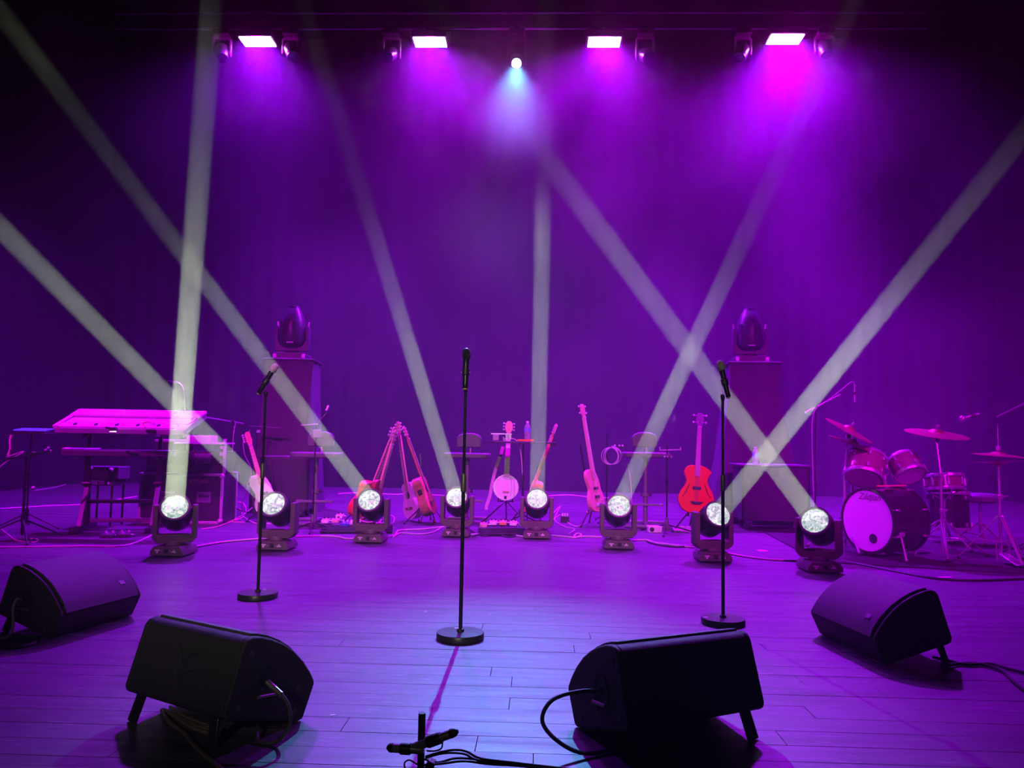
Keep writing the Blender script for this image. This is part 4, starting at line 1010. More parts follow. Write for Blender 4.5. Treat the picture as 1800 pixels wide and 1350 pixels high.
ctr = (A_ + B_) / 2 + uy * -0.2
# local: x along, y uphill (0 at the top edge), z out of the sloping face; ends skewed to the left going down
def skew(b, k=0.30): b.v = [(x_ + y_ * k, y_, z_) for x_, y_, z_ in b.v]; return b
skew(MB().box((0, -Dk / 2, -0.03), (Lk, Dk, 0.07))).build('case', KEYU, t, 0.010)
skew(MB().box((0, -0.065, 0.012), (Lk + 0.02, 0.14, 0.05))).build('top_panel', KEYW, t, 0.016)
skew(MB().box((0, -0.205, 0.008), (Lk - 0.10, 0.10, 0.014))).build('middle_panel', KEYW, t, 0.004)
skew(MB().box((-0.05, -0.31, 0.010), (Lk - 0.12, 0.08, 0.022))).build('lower_rail', KEYW, t, 0.006)
skew(MB().box((-Lk / 2 + 0.02, -Dk / 2, 0.008), (0.05, Dk, 0.05))).build('end_cheek', KEYW, t, 0.010)
skew(MB().box((Lk / 2 - 0.04, -0.19, 0.004), (0.03, 0.14, 0.03))).build('end_cheek', KEYW, t, 0.008)
for k in range(5): skew(MB().cyl((-Lk / 2 + 0.2 + 0.22 * k, -0.31, 0.018), (-Lk / 2 + 0.2 + 0.22 * k, -0.31, 0.03), 0.018)).build('foot', RUB, t)
for k in range(7): skew(MB().box((Lk / 2 - 0.08 - 0.05 * k, -0.065, 0.040), (0.014, 0.03, 0.006))).build('rear_socket', WHITEP, t)
# lower keyboard
yl = 8.1
qL, qR = at(107, 794, yl), at(300, 797, yl + 0.3)
ctr2 = (qL + qR) / 2; dv = qR - qL; rz2 = math.atan2(dv.y, dv.x); Ll = dv.length
t = thing('keyboard', 'dark stage keyboard lying flat on the lower tier of the stand', 'keyboard', ctr2, rz2)
MB().prism([(0.0, -0.04), (0.36, -0.045), (0.36, -0.005), (0.2, 0.0), (0.16, 0.03), (0.02, 0.035), (0.0, 0.02)], -Ll / 2, Ll / 2, YZ).build('case', KEYD, t, 0.006)
MB().box((-Ll / 2 + 0.2, 0.09, 0.036), (0.3, 0.13, 0.006), None, (R_(4), 0, 0)).build('panel_plate', mat('panel_pale', (0.5, 0.35, 0.8), 0.35), t)
MB().box((-Ll / 2 + 0.025, 0.09, 0.037), (0.05, 0.14, 0.008), None, (R_(4), 0, 0)).build('end_block', mat('rose_wood_end', (0.8, 0.3, 0.35), 0.4), t)
kb = MB().box((0, 0.28, 0.004), (Ll - 0.1, 0.14, 0.015)).build('key_bed', WHITEP, t)
for k in range(28):
    if k % 7 in (0, 1, 3, 4, 5): MB().box((-Ll / 2 + 0.08 + k * (Ll - 0.16) / 28, 0.24, 0.016), (0.014, 0.085, 0.012)).build('black_key', RUB, kb)
for k in range(6): MB().cyl((-0.1 + 0.06 * k, 0.08, 0.032), (-0.1 + 0.06 * k, 0.08, 0.047), 0.012).build('knob', BLKM, t)
# two tier stand
sx_, sy_ = ctr2.x, ctr2.y
t = thing('keyboard_stand', 'black two-tier column keyboard stand with long floor feet', 'keyboard stand', (sx_, sy_ + 0.15, 0), rz2)
for s in (-1, 1):
    x = s * Ll * 0.33
    MB().bar((x, -0.42, 0.03), (x, 0.42, 0.03), 0.06, 0.05).build('foot_bar', BLKM, t, 0.006)
    MB().bar((x + 0.0, 0.12, 0.05), (x, 0.0, qL.z - 0.06), 0.055, 0.05).build('column', BLKM, t, 0.006)
    MB().bar((x, -0.2, 0.05), (x, 0.05, 0.48), 0.05, 0.04).build('brace', mat('stand_grey', (0.14, 0.13, 0.15), 0.35), t, 0.005)
    MB().bar((x, -0.17, qL.z - 0.065), (x, 0.22, qL.z - 0.065), 0.04, 0.03).build('lower_arm', BLKM, t, 0.004)
    MB().bar((x, 0.02, qL.z - 0.06), (x, 0.06, ctr.z - 0.13), 0.04, 0.03).build('upper_column', BLKM, t, 0.004)
    MB().bar((x, -0.16, ctr.z - 0.17), (x, 0.14, ctr.z - 0.06), 0.045, 0.025).build('upper_arm', BLKM, t, 0.004)
    MB().cyl((x - 0.04, 0.0, 0.50), (x + 0.04, 0.0, 0.50), 0.025).build('joint_knob', BLKM, t)
MB().bar((-Ll * 0.33, 0.07, 0.30), (Ll * 0.33, 0.07, 0.30), 0.05, 0.04).build('cross_bar', BLKM, t, 0.005)
MB().bar((-Ll * 0.33, 0.0, 0.10), (Ll * 0.33, 0.0, 0.10), 0.05, 0.04).build('cross_bar', mat('stand_grey', (0.14, 0.13, 0.15), 0.35), t, 0.005)
# lamp clipped under the upper keyboard with small white light
q = at(199, 760, yk - 0.1); t = thing('clip_light', 'small lit clip lamp under the upper keyboard', 'lamp', q)
MB().box((0, 0, 0.03), (0.07, 0.05, 0.035), None, (0, R_(-15), 0)).build('body', BLK, t, 0.006)
MB().box((0, -0.005, 0.008), (0.05, 0.04, 0.008)).build('lit_face', mat('lit_lamp_face', (1, 1, 1), 0.4, emit=(1, 0.95, 0.9), es=2.0), t)
MB().bar((-0.09, 0.02, 0.05), (0.0, 0.0, 0.035), 0.02, 0.02).build('arm', BLK, t)
q = at(268, 744, yk + 0.02); t = thing('clip_gadget', 'pink clip gadget with white square button on the upper keyboard', 'clamp', q)
MB().box((0, 0, 0), (0.035, 0.03, 0.03)).build('button', WHITEP, t, 0.004)
MB().tube(spl([(0, 0.02, 0.0), (-0.05, 0.01, 0.015), (-0.10, 0.01, 0.0), (-0.08, 0.01, -0.04)], 5), 0.010, 8).build('hook', mat('rose_wood_end', (0.8, 0.3, 0.35), 0.4), t)
MB().box((-0.02, 0.02, -0.08), (0.10, 0.04, 0.03)).build('clamp_jaw', BLKM, t, 0.006)
for s in (-0.015, 0.02): MB().ball((s, 0.0, 0.05), 0.010, 8, 6).build('screw', WHITEP, t)
# small rack box on a shelf and gear under the keyboards
q = at(172, 848, 8.6); t = thing('rack_unit', 'small silver faced rack unit beneath the keyboards', 'rack unit', (q.x, 8.6, 0))
MB().box((0, 0.15, q.z), (0.36, 0.3, 0.07)).build('case', KEYD, t, 0.004)
MB().box((0, -0.004, q.z), (0.28, 0.012, 0.045)).build('front_plate', mat('panel_pale', (0.5, 0.35, 0.8), 0.35), t)
for s in (-0.1, 0.0): MB().cyl((s, -0.01, q.z), (s, -0.03, q.z), 0.012).build('knob', WHITEP, t)
for s in (-1, 1):
    for yy in (0.03, 0.27): MB().cyl((s * 0.15, yy, 0), (s * 0.15, yy, q.z - 0.03), 0.012).build('leg', BLKM, t)
q = at(180, 822, 8.65)
t = thing('rack_unit', 'dark round-knobbed unit stacked over the silver rack unit', 'rack unit', (q.x, 8.65, at(172, 848, 8.6).z + 0.035))
MB().box((0, 0.1, 0.07), (0.4, 0.25, 0.14)).build('case', mat('dark_violet_case', (0.12, 0.10, 0.15), 0.4), t, 0.006)
MB().ball((0.12, -0.03, 0.10), 0.032, 12, 8).build('knob', WHITEP, t)
MB().ball((-0.12, -0.03, 0.11), 0.028, 12, 8).build('knob', mat('dim_knob', (0.3, 0.28, 0.32), 0.4), t)

# music stand with glowing tablet at the far left
p = fl(38, 950); t = tripod('boom_stand', 'black tripod boom stand at the far left edge', p.x, p.y, 0.84, 70, 0.42, 0.20, 0.014, 'mic stand')
MB().bar((-0.22, 0, 0.78), (0.22, -0.03, 0.86), 0.018, 0.018).build('boom', BLKM, t)
MB().box((0.05, 0, 0.83), (0.06, 0.05, 0.05)).build('boom_clamp', BLKM, t, 0.005)
for s, h in ((0.17, 0.87), (0.2, 0.89), (0.22, 0.86)): MB().ball((s, -0.03, h), 0.014, 8, 6).build('thumb_screw', STEEL, t)
MB().ball((0.07, -0.02, 0.5), 0.022, 8, 6).build('side_knob', STEEL, t)
cable('hanging_cable', 'pink cable drooping off the far left boom stand', [p + Vector((-0.2, 0, 0.8)), p + Vector((-0.02, -0.02, 0.855)), p + Vector((-0.25, -0.02, 0.7)), p + Vector((-0.4, -0.05, 0.4)), p + Vector((-0.45, -0.1, 0.012))], 0.005, CABP)
q0, q1 = at(20, 758, 8.3), at(92, 757, 8.3)
tx = (q0.x + q1.x) / 2
t = tripod('tablet_stand', 'dark stand holding a flat glowing blue tablet at the far left', tx, 8.3, q0.z - 0.03, 0, 0.36)
MB().box((0, 0, q0.z - 0.02), (q1.x - q0.x, 0.26, 0.012)).build('tray', BLK, t, 0.003)
t = thing('tablet', 'flat glowing blue tablet lying on the far left stand', 'tablet', (tx + 0.04, 8.27, q0.z - 0.013))
MB().box((0, 0, 0.010), (q1.x - q0.x - 0.1, 0.2, 0.016)).build('case', BLK, t, 0.003)
sc_ = mat('tablet_screen', (0.01, 0.01, 0.03), 0.4, emit=(0.06, 0.01, 1.0), es=2.5); sc_.cycles.emission_sampling = 'NONE'
MB().box((0, 0, 0.036), (q1.x - q0.x - 0.11, 0.16, 0.010), None, (R_(7), 0, 0)).build('screen', sc_, t)
q = at(18, 768, 8.2)
t = thing('hanging_strap', 'pink cloth strap hanging at the far left edge', 'strap', q)
MB().tube(spl([(0.01, 0, 0.02), (0.0, 0, -0.05), (0.008, 0, -0.12), (-0.012, 0, -0.2)], 5), 0.012, 8).build('strap_web', mat('pink_strap', (0.85, 0.4, 0.6), 0.6), t)
MB().bar((-0.05, 0, 0.025), (0.05, 0, 0.025), 0.02, 0.012).build('hook_bar', ALU, t)

# ================================================================== flight cased amplifier
yc = 9.1
c0, c1 = at(249, 830, yc), at(392, 826, yc)
cw = c1.x - c0.x; cz = c0.z; cx = (c0.x + c1.x) / 2
t = thing('flight_case', 'black flight case with aluminium edges, recessed handle and lettering', 'flight case', (cx, yc, 0), R_(3))
MB().box((0, 0.25, cz / 2), (cw - 0.02, 0.5, cz - 0.02)).build('body', CASE, t)
for sx in (-1, 1):
    for sy in (0, 1): MB().box((sx * (cw / 2 - 0.012), 0.5 * sy, cz / 2), (0.03, 0.03, cz)).build('edge_trim', ALU, t, 0.004)
for z_ in (0.012, cz - 0.016):
    for sy in (0, 1): MB().box((0, 0.5 * sy, z_), (cw - 0.04, 0.03, 0.032)).build('edge_trim', ALU, t, 0.004)
for sx in (-1, 1):
    for z_ in (0.03, cz - 0.03): MB().ball((sx * (cw / 2 - 0.02), 0, z_), 0.035, 12, 8).build('corner_ball', ALU, t)
for sx in (-0.16, 0.27):
    h = MB().box((sx, -0.003, cz * 0.52), (0.17, 0.012, 0.13)).build('handle_dish', mat('dish_steel', (0.5, 0.45, 0.55), 0.3, 0.8), t, 0.005)
    MB().box((sx, -0.008, cz * 0.52), (0.12, 0.012, 0.085)).build('dish_recess', mat('dish_inner', (0.25, 0.22, 0.3), 0.35, 0.5), h)
    MB().bar((sx - 0.055, -0.018, cz * 0.52 + 0.015), (sx + 0.055, -0.018, cz * 0.52 + 0.015), 0.014, 0.014).build('grip', RUB, h)
text_mesh('lettering', 'z XE400', 0.062, mat('case_lettering', (0.6, 0.45, 0.4), 0.5), t, Matrix.Translation((0.21, -0.014, cz * 0.845)) @ Matrix.Rotation(PI / 2, 4, 'X'))
# open lid section and amplifier on top
t = thing('amplifier_rack', 'open rack case with amplifier and knobs on the flight case', 'amplifier', (cx, yc, cz), R_(3))
uh = at(300, 770, yc).z - cz
MB().box((0, 0.28, uh * 0.32), (cw - 0.06, 0.42, uh * 0.62)).build('body', CASE, t, 0.005)
MB().box((0.0, 0.065, uh * 0.12), (cw - 0.1, 0.02, uh * 0.2)).build('lower_panel', mat('lower_panel_dark', (0.08, 0.07, 0.09), 0.4), t)
for k in range(5): MB().cyl((-0.43 + 0.055 * k, 0.06, uh * 0.47), (-0.43 + 0.055 * k, 0.03, uh * 0.47), 0.017).build('knob', NICK, t)
MB().box((0.22, 0.055, uh * 0.42), (0.2, 0.02, uh * 0.3)).build('rear_panel', mat('dish_steel', (0.5, 0.45, 0.55), 0.3, 0.8), t, 0.004)
for sx in (0.13, 0.31):
    for z_ in (0.3, 0.54): MB().ball((sx, 0.044, uh * z_), 0.011, 8, 6).build('bolt', NICK, t)
MB().box((cw / 2 - 0.02, 0.06, uh * 0.5), (0.03, 0.03, uh)).build('post', ALU, t, 0.004)
for z_ in (0.35, 0.55, 0.75): MB().box((cw / 2 - 0.05, 0.05, uh * z_), (0.04, 0.03, 0.04)).build('latch', ALU, t, 0.004)
MB().box((0.18, 0.2, uh * 0.86), (cw * 0.6, 0.4, 0.02)).build('lid_shelf', ALU, t, 0.003)
t = thing('sampler', 'bright pink box device on top of the amplifier rack', 'sampler', (cx + 0.14, yc + 0.1, cz + uh * 0.87 + 0.002), R_(3))
MB().box((0, 0.1, 0.045), (0.30, 0.22, 0.085)).build('case', KEYW, t, 0.006)
for k in range(4): MB().cyl((-0.1 + 0.065 * k, 0.08, 0.087), (-0.1 + 0.065 * k, 0.08, 0.1), 0.014).build('knob', BLKM, t)
t = thing('drum_pad', 'flat pink topped pad left of the bright box on the rack', 'drum pad', (cx - 0.20, yc + 0.1, cz + uh * 0.64), R_(3))
MB().box((0, 0.12, 0.05), (0.36, 0.24, 0.1)).build('case', CASE, t, 0.005)
MB().box((0, 0.12, 0.115), (0.38, 0.26, 0.03)).build('pad_top', KEYU, t, 0.006)
# boom stand beside the flight case
p = fl(402, 904); t = coned('boom_stand', 'black boom stand right of the flight case with its arm over the keyboard', p.x, p.y, 1.22, 25, 0.24)
MB().tube([(-0.34, -0.03, 1.27), (0.14, 0.0, 1.20)], 0.010, 8).build('boom', mat('boom_steel', (0.4, 0.38, 0.42), 0.3, 0.7), t)
MB().box((0, 0, 1.22), (0.04, 0.04, 0.05)).build('boom_clamp', BLKM, t, 0.005)
for h in (1.15, 1.1): MB().ball((0.02, -0.015, h), 0.012, 8, 6).build('thumb_screw', STEEL, t)
cable('hanging_cable', 'thin dark cable falling beside the pole right of the flight case', [p + Vector((0.05, -0.02, 1.21)), p + Vector((0.03, -0.03, 1.05)), p + Vector((0.02, -0.03, 0.7)), p + Vector((-0.05, -0.06, 0.4)), p + Vector((0.0, -0.08, 0.25)), p + Vector((-0.12, -0.14, 0.012))], 0.006, CABP)
# gooseneck microphone over the keyboard
p = at(325, 700, yc + 0.2)
t = thing('gooseneck_microphone', 'thin gooseneck microphone curving up behind the upper keyboard', 'microphone', (p.x, p.y, at(300, 770, yc).z - 0.01))
hh = p.z - at(300, 770, yc).z
MB().tube(spl([(0.0, 0, 0), (0.01, 0, hh * 0.6), (0.0, 0, hh), (-0.03, 0, hh + 0.14), (-0.09, 0, hh + 0.2), (-0.17, 0, hh + 0.21)], 6), 0.006, 8).build('gooseneck', mat('boom_steel', (0.4, 0.38, 0.42), 0.3, 0.7), t)
MB().cyl((-0.17, 0, hh + 0.21), (-0.22, 0, hh + 0.215), 0.011).build('capsule', BLK, t)
MB().lathe([(0.03, -0.002), (0.03, 0.012), (0.008, 0.02)], 14).build('socket', BLKM, t)
# ================================================================== drum kit on a rug
RUG = mat('drum_rug', (0.05, 0.035, 0.05), 0.95, bump=0.6, scale=30, spec=0.1)
o = MB().prism([(2.55, 7.15), (4.1, 6.75), (6.2, 7.0), (6.3, 9.4), (2.7, 9.4)], 0.0005, 0.010).build('drum_rug', RUG)
tag(o, 'dark flat rug under the drum kit', 'rug')
RZ0 = 0.010
SHELL = mat('plum_drum_shell', (0.20, 0.06, 0.12), 0.22, coat=0.5, var=0.1)
DSHELL = mat('black_drum_shell', (0.025, 0.018, 0.025), 0.18, coat=0.6)
SKIN = mat('drum_skin', (0.9, 0.85, 0.95), 0.5, var=0.02)
CYM = mat('cymbal_bronze', (0.85, 0.42, 0.28), 0.28, 0.85, var=0.08, scale=30)
def drum(name, label, c, axis, r, depth, shell, lugs=8, front=None, group='drums of the kit'):
    """axis points to the batter head; c is the centre"""
    t = bpy.data.objects.new(name, None); C.objects.link(t); t.empty_display_size = 0.1
    t.matrix_world = Matrix.Translation(c) @ frame_to(axis); tag(t, label, 'drum', group)
    d = depth / 2
    MB().lathe([(r, -d), (r, d)], 40).build('shell', shell, t)
    for s in (-1, 1):
        MB().lathe([(r * 0.94, s * (d + 0.002)), (r * 0.94, s * (d + 0.006)), (0.001, s * (d + 0.0065))], 40).build('head_skin', SKIN, t)
        MB().lathe([(r * 0.95, s * (d + 0.012)), (r + 0.006, s * (d + 0.012)), (r + 0.012, s * (d - 0.002)), (r + 0.012, s * (d - 0.022)), (r + 0.002, s * (d - 0.024))], 40, caps=False).build('hoop', CHR if r < 0.25 else shell, t)
    for k in range(lugs):
        a = 2 * PI * (k + 0.5) / lugs
        for s in (-1, 1):
            g = MB().box(((r + 0.012) * math.cos(a), (r + 0.012) * math.sin(a), s * (d - 0.055)), (0.022, 0.02, 0.045), None, (0, 0, a)).build('lug', CHR, t, 0.004)
            MB().cyl(((r + 0.016) * math.cos(a), (r + 0.016) * math.sin(a), s * (d - 0.03)), ((r + 0.016) * math.cos(a), (r + 0.016) * math.sin(a), s * (d + 0.018)), 0.004, n=6).build('tension_rod', CHR, g)
    return t
# bass drum
n_ = Vector((-0.90, -0.43, 0.0)).normalized()
bc = at(1525, 922, 7.55); bc = Vector((bc.x, bc.y, RZ0 + 0.335))
BR, BD = 0.305, 0.46
cen = bc - n_ * (BD / 2)
t = drum('bass_drum', 'bass drum with a pale front head turned to centre stage', cen, n_, BR, BD, DSHELL, 8)
q = t.matrix_world.inverted()
up = q.to_3x3() @ Vector((0, 0, 1)); rt = up.cross(Vector((0, 0, 1)))
def on_head(u, v, w_=0.012): return rt * u + up * v + Vector((0, 0, BD / 2 + w_))
po = MB().lathe([(0.001, 0), (0.045, 0.0), (0.045, 0.003), (0.001, 0.003)], 24, Matrix.Translation(on_head(0.07, -0.16, 0.0075)))
po.build('port_hole', mat('port_dark', (0.03, 0.015, 0.05), 0.5), t)
TM = Matrix((rt, up, Vector((0, 0, 1)))).transposed().to_4x4(); TM.translation = on_head(0.03, 0.225, 0.0085)
text_mesh('lettering', 'Zildjian', 0.085, mat('head_lettering', (0.10, 0.03, 0.16), 0.5), t, TM, 0.35, 0.0008)
for s in (-1, 1):
    a = rt * (s * 0.27) + up * (-0.10) + Vector((0, 0, 0.12)); b_ = rt * (s * 0.40) + up * (-0.332) + Vector((0, 0, 0.20))
    l = MB().tube([a, b_], 0.011, 10).build('spur_leg', CHR, t)
    MB().ball(b_, 0.014, 8, 6).build('rubber_foot', RUB, l)
    MB().box(a, (0.05, 0.05, 0.07)).build('spur_bracket', CHR, t, 0.006)
# toms and snare
yt = 7.85
c1_ = at(1522, 822, yt)
drum('rack_tom', 'larger plum rack tom tilted on the left above the bass drum', c1_, (0.36, 0.46, 0.80), 0.172, 0.25, SHELL, 8)
c2_ = at(1593, 822, yt - 0.05)
drum('rack_tom', 'smaller plum rack tom tilted on the right above the bass drum', c2_, (-0.12, 0.66, 0.74), 0.142, 0.20, SHELL, 6)
c3_ = at(1660, 848, 8.25)
drum('snare_drum', 'snare drum low behind the crash cymbal stand', c3_, (-0.02, 0.16, 0.99), 0.178, 0.145, SHELL, 8)
c4_ = at(1590, 870, 8.55)
drum('floor_tom', 'dark floor tom hidden behind the bass drum', Vector((at(1668, 900, 8.75).x, 8.75, 0.36)), (0, 0.05, 1), 0.2, 0.40, DSHELL, 8)
# tom holder
t = thing('tom_holder', 'chrome post and arms holding the two rack toms', 'tom holder', cen + Vector((0.02, 0, BR)))
b0 = cen + Vector((0.02, 0, BR))
MB().cyl((0, 0, 0), tuple((c1_ + c2_) / 2 - b0 + Vector((0, 0.05, -0.1))), 0.016).build('post', CHR, t)
e = (c1_ + c2_) / 2 - b0 + Vector((0, 0.05, -0.1))
MB().tube([e, c1_ - b0 + Vector((0.12, 0.03, -0.02))], 0.011, 8).build('arm', CHR, t)
MB().tube([e, c2_ - b0 + Vector((-0.10, 0.03, 0.0))], 0.011, 8).build('arm', CHR, t)
MB().box(e, (0.05, 0.05, 0.05)).build('clamp', CHR, t, 0.006)
# cymbal stands
def cyl_legs(t, z, r, rz0=0.0, tops=0.34):
    for k in range(3):
        a = rz0 + 2 * PI * k / 3
        d_ = Vector((math.cos(a), math.sin(a), 0)); pr = Vector((-d_.y, d_.x, 0)) * 0.010
        l = MB()
        l.tube([d_ * 0.02 + pr + Vector((0, 0, tops)), d_ * r + pr * 0.4 + Vector((0, 0, 0.02))], 0.007, 6)
        l.tube([d_ * 0.02 - pr + Vector((0, 0, tops)), d_ * r - pr * 0.4 + Vector((0, 0, 0.02))], 0.007, 6)
        l.tube([d_ * r * 0.55 + Vector((0, 0, tops * 0.47)), Vector((0, 0, tops * 0.42))], 0.006, 6)
        o = l.build('leg', CHR, t)
        MB().ball(d_ * r + Vector((0, 0, 0.016)), 0.018, 8, 6).build('rubber_foot', RUB, o)
def cymbal(name, label, c, axis, r, grp='cymbals of the kit'):
    t = bpy.data.objects.new(name, None); C.objects.link(t); t.matrix_world = Matrix.Translation(c) @ frame_to(axis); tag(t, label, 'cymbal', grp)
    MB().lathe([(r, 0), (r * 0.6, 0.014), (r * 0.26, 0.023), (r * 0.22, 0.034), (r * 0.14, 0.046), (0.008, 0.05), (0.008, 0.048), (r * 0.14, 0.043), (r * 0.22, 0.031), (r * 0.26, 0.02), (r * 0.6, 0.0115), (r, -0.002)], 44, caps=False).build('plate', CYM, t)
    MB().lathe([(0.02, 0.05), (0.022, 0.056), (0.02, 0.066), (0.008, 0.068)], 12).build('felt', mat('cymbal_felt', (0.15, 0.14, 0.16), 0.9), t)
    w_ = MB().lathe([(0.008, 0.068), (0.010, 0.07), (0.010, 0.095), (0.006, 0.097)], 10).box((0, 0, 0.085), (0.05, 0.008, 0.014)); w_.build('wing_nut', CHR, t)
    return t
def cstand(label, x, y, c, axis, rz0=0.0, legs=True, r=0.36):
    t = thing('cymbal_stand', label, 'cymbal stand', (x, y, RZ0), 0, 'chrome cymbal stands')
    base = Vector((x, y, RZ0)); e = Vector(c) - base - Vector(axis).normalized() * 0.01
    knee = Vector((0, 0, min(e.z - 0.12, 0.78)))
    MB().cyl((0, 0, 0.03), tuple(knee), 0.013).build('lower_tube', CHR, t)
    MB().tube([knee, e * 0.9 + Vector((0, 0, e.z * 0.1 - 0.06)) if (e.xy.length > 0.05) else e - Vector((0, 0, 0.05)), e + Vector(axis).normalized() * 0.06], 0.009, 8).build('upper_tube', CHR, t)
    for z_ in (knee.z, knee.z * 0.55):
        MB().box((0, 0, z_), (0.04, 0.04, 0.05)).build('clamp', CHR, t, 0.006)
        MB().bar((0.02, 0, z_), (0.055, 0, z_ + 0.012), 0.03, 0.01).build('wing_screw', CHR, t)
    MB().box(tuple(e - Vector((0, 0, 0.05))), (0.045, 0.035, 0.04)).build('tilter', CHR, t, 0.006)
    cyl_legs(t, 0.3, r, rz0)
    return t
k1 = at(1492, 757, 7.85); k2 = at(1498, 781, 7.95); k3 = at(1646, 763, 7.75); k4 = at(1744, 803, 7.45)
ax1 = Vector((0.42, -0.28, 0.86)); ax2 = Vector((0.33, -0.18, 0.92)); ax3 = Vector((0.06, -0.19, 0.98)); ax4 = Vector((0.03, -0.02, 1))
cymbal('crash_cymbal', 'upper bronze cymbal steeply tilted at the left of the kit', k1, ax1, 0.25)
cymbal('splash_cymbal', 'lower bronze cymbal tilted just under the upper left one', k2, ax2, 0.235)
cymbal('ride_cymbal', 'large bronze cymbal high in the middle of the kit', k3, ax3, 0.29)
s1 = at(1483, 900, 7.95)
cstand('chrome stand of the upper left cymbal', s1.x, 7.92, k1, ax1, 2.6)
s2 = at(1502, 900, 8.25)
cstand('chrome stand of the lower left cymbal, further back', s2.x, 8.3, k2, ax2, 2.9)
s3 = fl(1652, 978)
cstand('chrome stand of the large middle cymbal with splayed legs', s3.x, s3.y - 0.05, k3, ax3, -1.95, True, 0.46)
# hi-hat
hx = k4.x
t = thing('hi_hat_stand', 'chrome hi-hat stand with pedal at the right of the kit', 'hi-hat stand', (hx, 7.35, RZ0), 0)
zt = k4.z - RZ0
MB().cyl((0, 0, 0.06), (0, 0, zt - 0.05), 0.013).build('tube', CHR, t)
MB().cyl((0, 0, zt - 0.08), (0, 0, zt + 0.30), 0.004).build('rod', CHR, t)
MB().box((0, 0, zt * 0.62), (0.05, 0.04, 0.045)).build('clamp', CHR, t, 0.006)
MB().bar((0.02, 0, zt * 0.62), (0.07, 0, zt * 0.62 + 0.01), 0.03, 0.01).build('wing_screw', CHR, t)
MB().lathe([(0.014, zt + 0.06), (0.02, zt + 0.065), (0.02, zt + 0.10), (0.008, zt + 0.105)], 12).build('clutch', CHR, t)
cyl_legs(t, 0.3, 0.34, 0.5, 0.42)
MB().box((0, -0.16, 0.05), (0.09, 0.28, 0.012), None, (R_(14), 0, 0)).build('foot_board', CHR, t, 0.004)
for s in (-1, 1): MB().tube([(s * 0.055, -0.02, 0.26), (s * 0.06, -0.04, 0.02)], 0.008, 6).build('pedal_frame', CHR, t)
def hat(name, lab, z, flip):
    tt = bpy.data.objects.new(name, None); C.objects.link(tt)
    tt.matrix_world = Matrix.Translation((hx, 7.35, z)) @ frame_to((0.05, -0.05, 1 if not flip else -1)); tag(tt, lab, 'cymbal', 'cymbals of the kit')
    r = 0.23
    MB().lathe([(r, 0), (r * 0.6, 0.012), (r * 0.3, 0.020), (r * 0.2, 0.034), (0.008, 0.038), (0.008, 0.036), (r * 0.2, 0.031), (r * 0.3, 0.017), (r * 0.6, 0.0095), (r, -0.002)], 44, caps=False).build('plate', CYM, tt)
    MB().lathe([(0.018, 0.038), (0.018, 0.048), (0.008, 0.05)], 12).build('felt', mat('cymbal_felt', (0.15, 0.14, 0.16), 0.9), tt)
hat('hi_hat_cymbal', 'top bronze hi-hat cymbal at the right of the kit', k4.z + 0.012, False)
hat('hi_hat_cymbal', 'bottom bronze hi-hat cymbal facing up at the right', k4.z - 0.035, True)
# snare stand, throne, pedal
t = thing('snare_stand', 'chrome basket stand under the snare drum', 'drum stand', (c3_.x, c3_.y, RZ0))
hz_ = c3_.z - 0.08 - RZ0
MB().cyl((0, 0, 0.05), (0, 0, hz_ - 0.1), 0.012).build('tube', CHR, t)
for k in range(3):
    a = 2 * PI * k / 3 + 0.4
    MB().tube([(0, 0, hz_ - 0.11), (0.185 * math.cos(a), 0.185 * math.sin(a), hz_ - 0.012), (0.19 * math.cos(a), 0.19 * math.sin(a), hz_ + 0.02)], 0.008, 6).build('basket_arm', CHR, t)
cyl_legs(t, 0.3, 0.3, 0.9, 0.26)
q = at(1722, 878, 8.7)
t = thing('drum_throne', 'low dark padded drum throne behind the hi-hat', 'stool', (q.x, 8.7, RZ0))
MB().lathe([(0.15, q.z - 0.04), (0.175, q.z - 0.02), (0.18, q.z + 0.03), (0.16, q.z + 0.055), (0.001, q.z + 0.06)], 28).build('seat', mat('throne_vinyl', (0.12, 0.11, 0.14), 0.45), t)
MB().cyl((0, 0, 0.06), (0, 0, q.z - 0.03), 0.014).build('post', CHR, t)
cyl_legs(t, 0.3, 0.26, 0.2, 0.22)
pb = cen - n_ * (BD / 2 + 0.10)
t = thing('kick_pedal', 'bass drum pedal behind the bass drum', 'pedal', (pb.x, pb.y, RZ0), math.atan2(n_.y, n_.x) - PI / 2)
MB().box((0, -0.12, 0.035), (0.09, 0.28, 0.012), None, (R_(10), 0, 0)).build('foot_board', CHR, t, 0.004)
for s in (-1, 1): MB().cyl((s * 0.06, 0.0, 0.0), (s * 0.06, 0.0, 0.2), 0.009).build('post', CHR, t)
MB().cyl((-0.07, 0, 0.2), (0.07, 0, 0.2), 0.007).build('axle', CHR, t)
MB().cyl((0, 0, 0.2), (0, -0.03, 0.33), 0.005).build('beater_shaft', CHR, t)
MB().ball((0, -0.03, 0.34), 0.028, 10, 8).build('beater', mat('red_felt', (0.7, 0.08, 0.08), 0.9), t)
# drumsticks on the bass drum
a0_ = cen + n_ * 0.10 + Vector((0, 0, BR + 0.020)); a1_ = cen - n_ * 0.26 + Vector((0.04, 0.04, BR + 0.02))
t = thing('drumstick', 'pink and red drumstick lying along the top of the bass drum', 'drumstick', a0_)
MB().tube([(0, 0, 0.0), tuple((a1_ - a0_) * 0.9), tuple(a1_ - a0_)], [0.008, 0.008, 0.004], 8).build('shaft', mat('red_stick', (0.8, 0.15, 0.2), 0.4), t)
MB().ball(tuple((a1_ - a0_)), 0.008, 8, 6).build('tip', WHITEP, t)
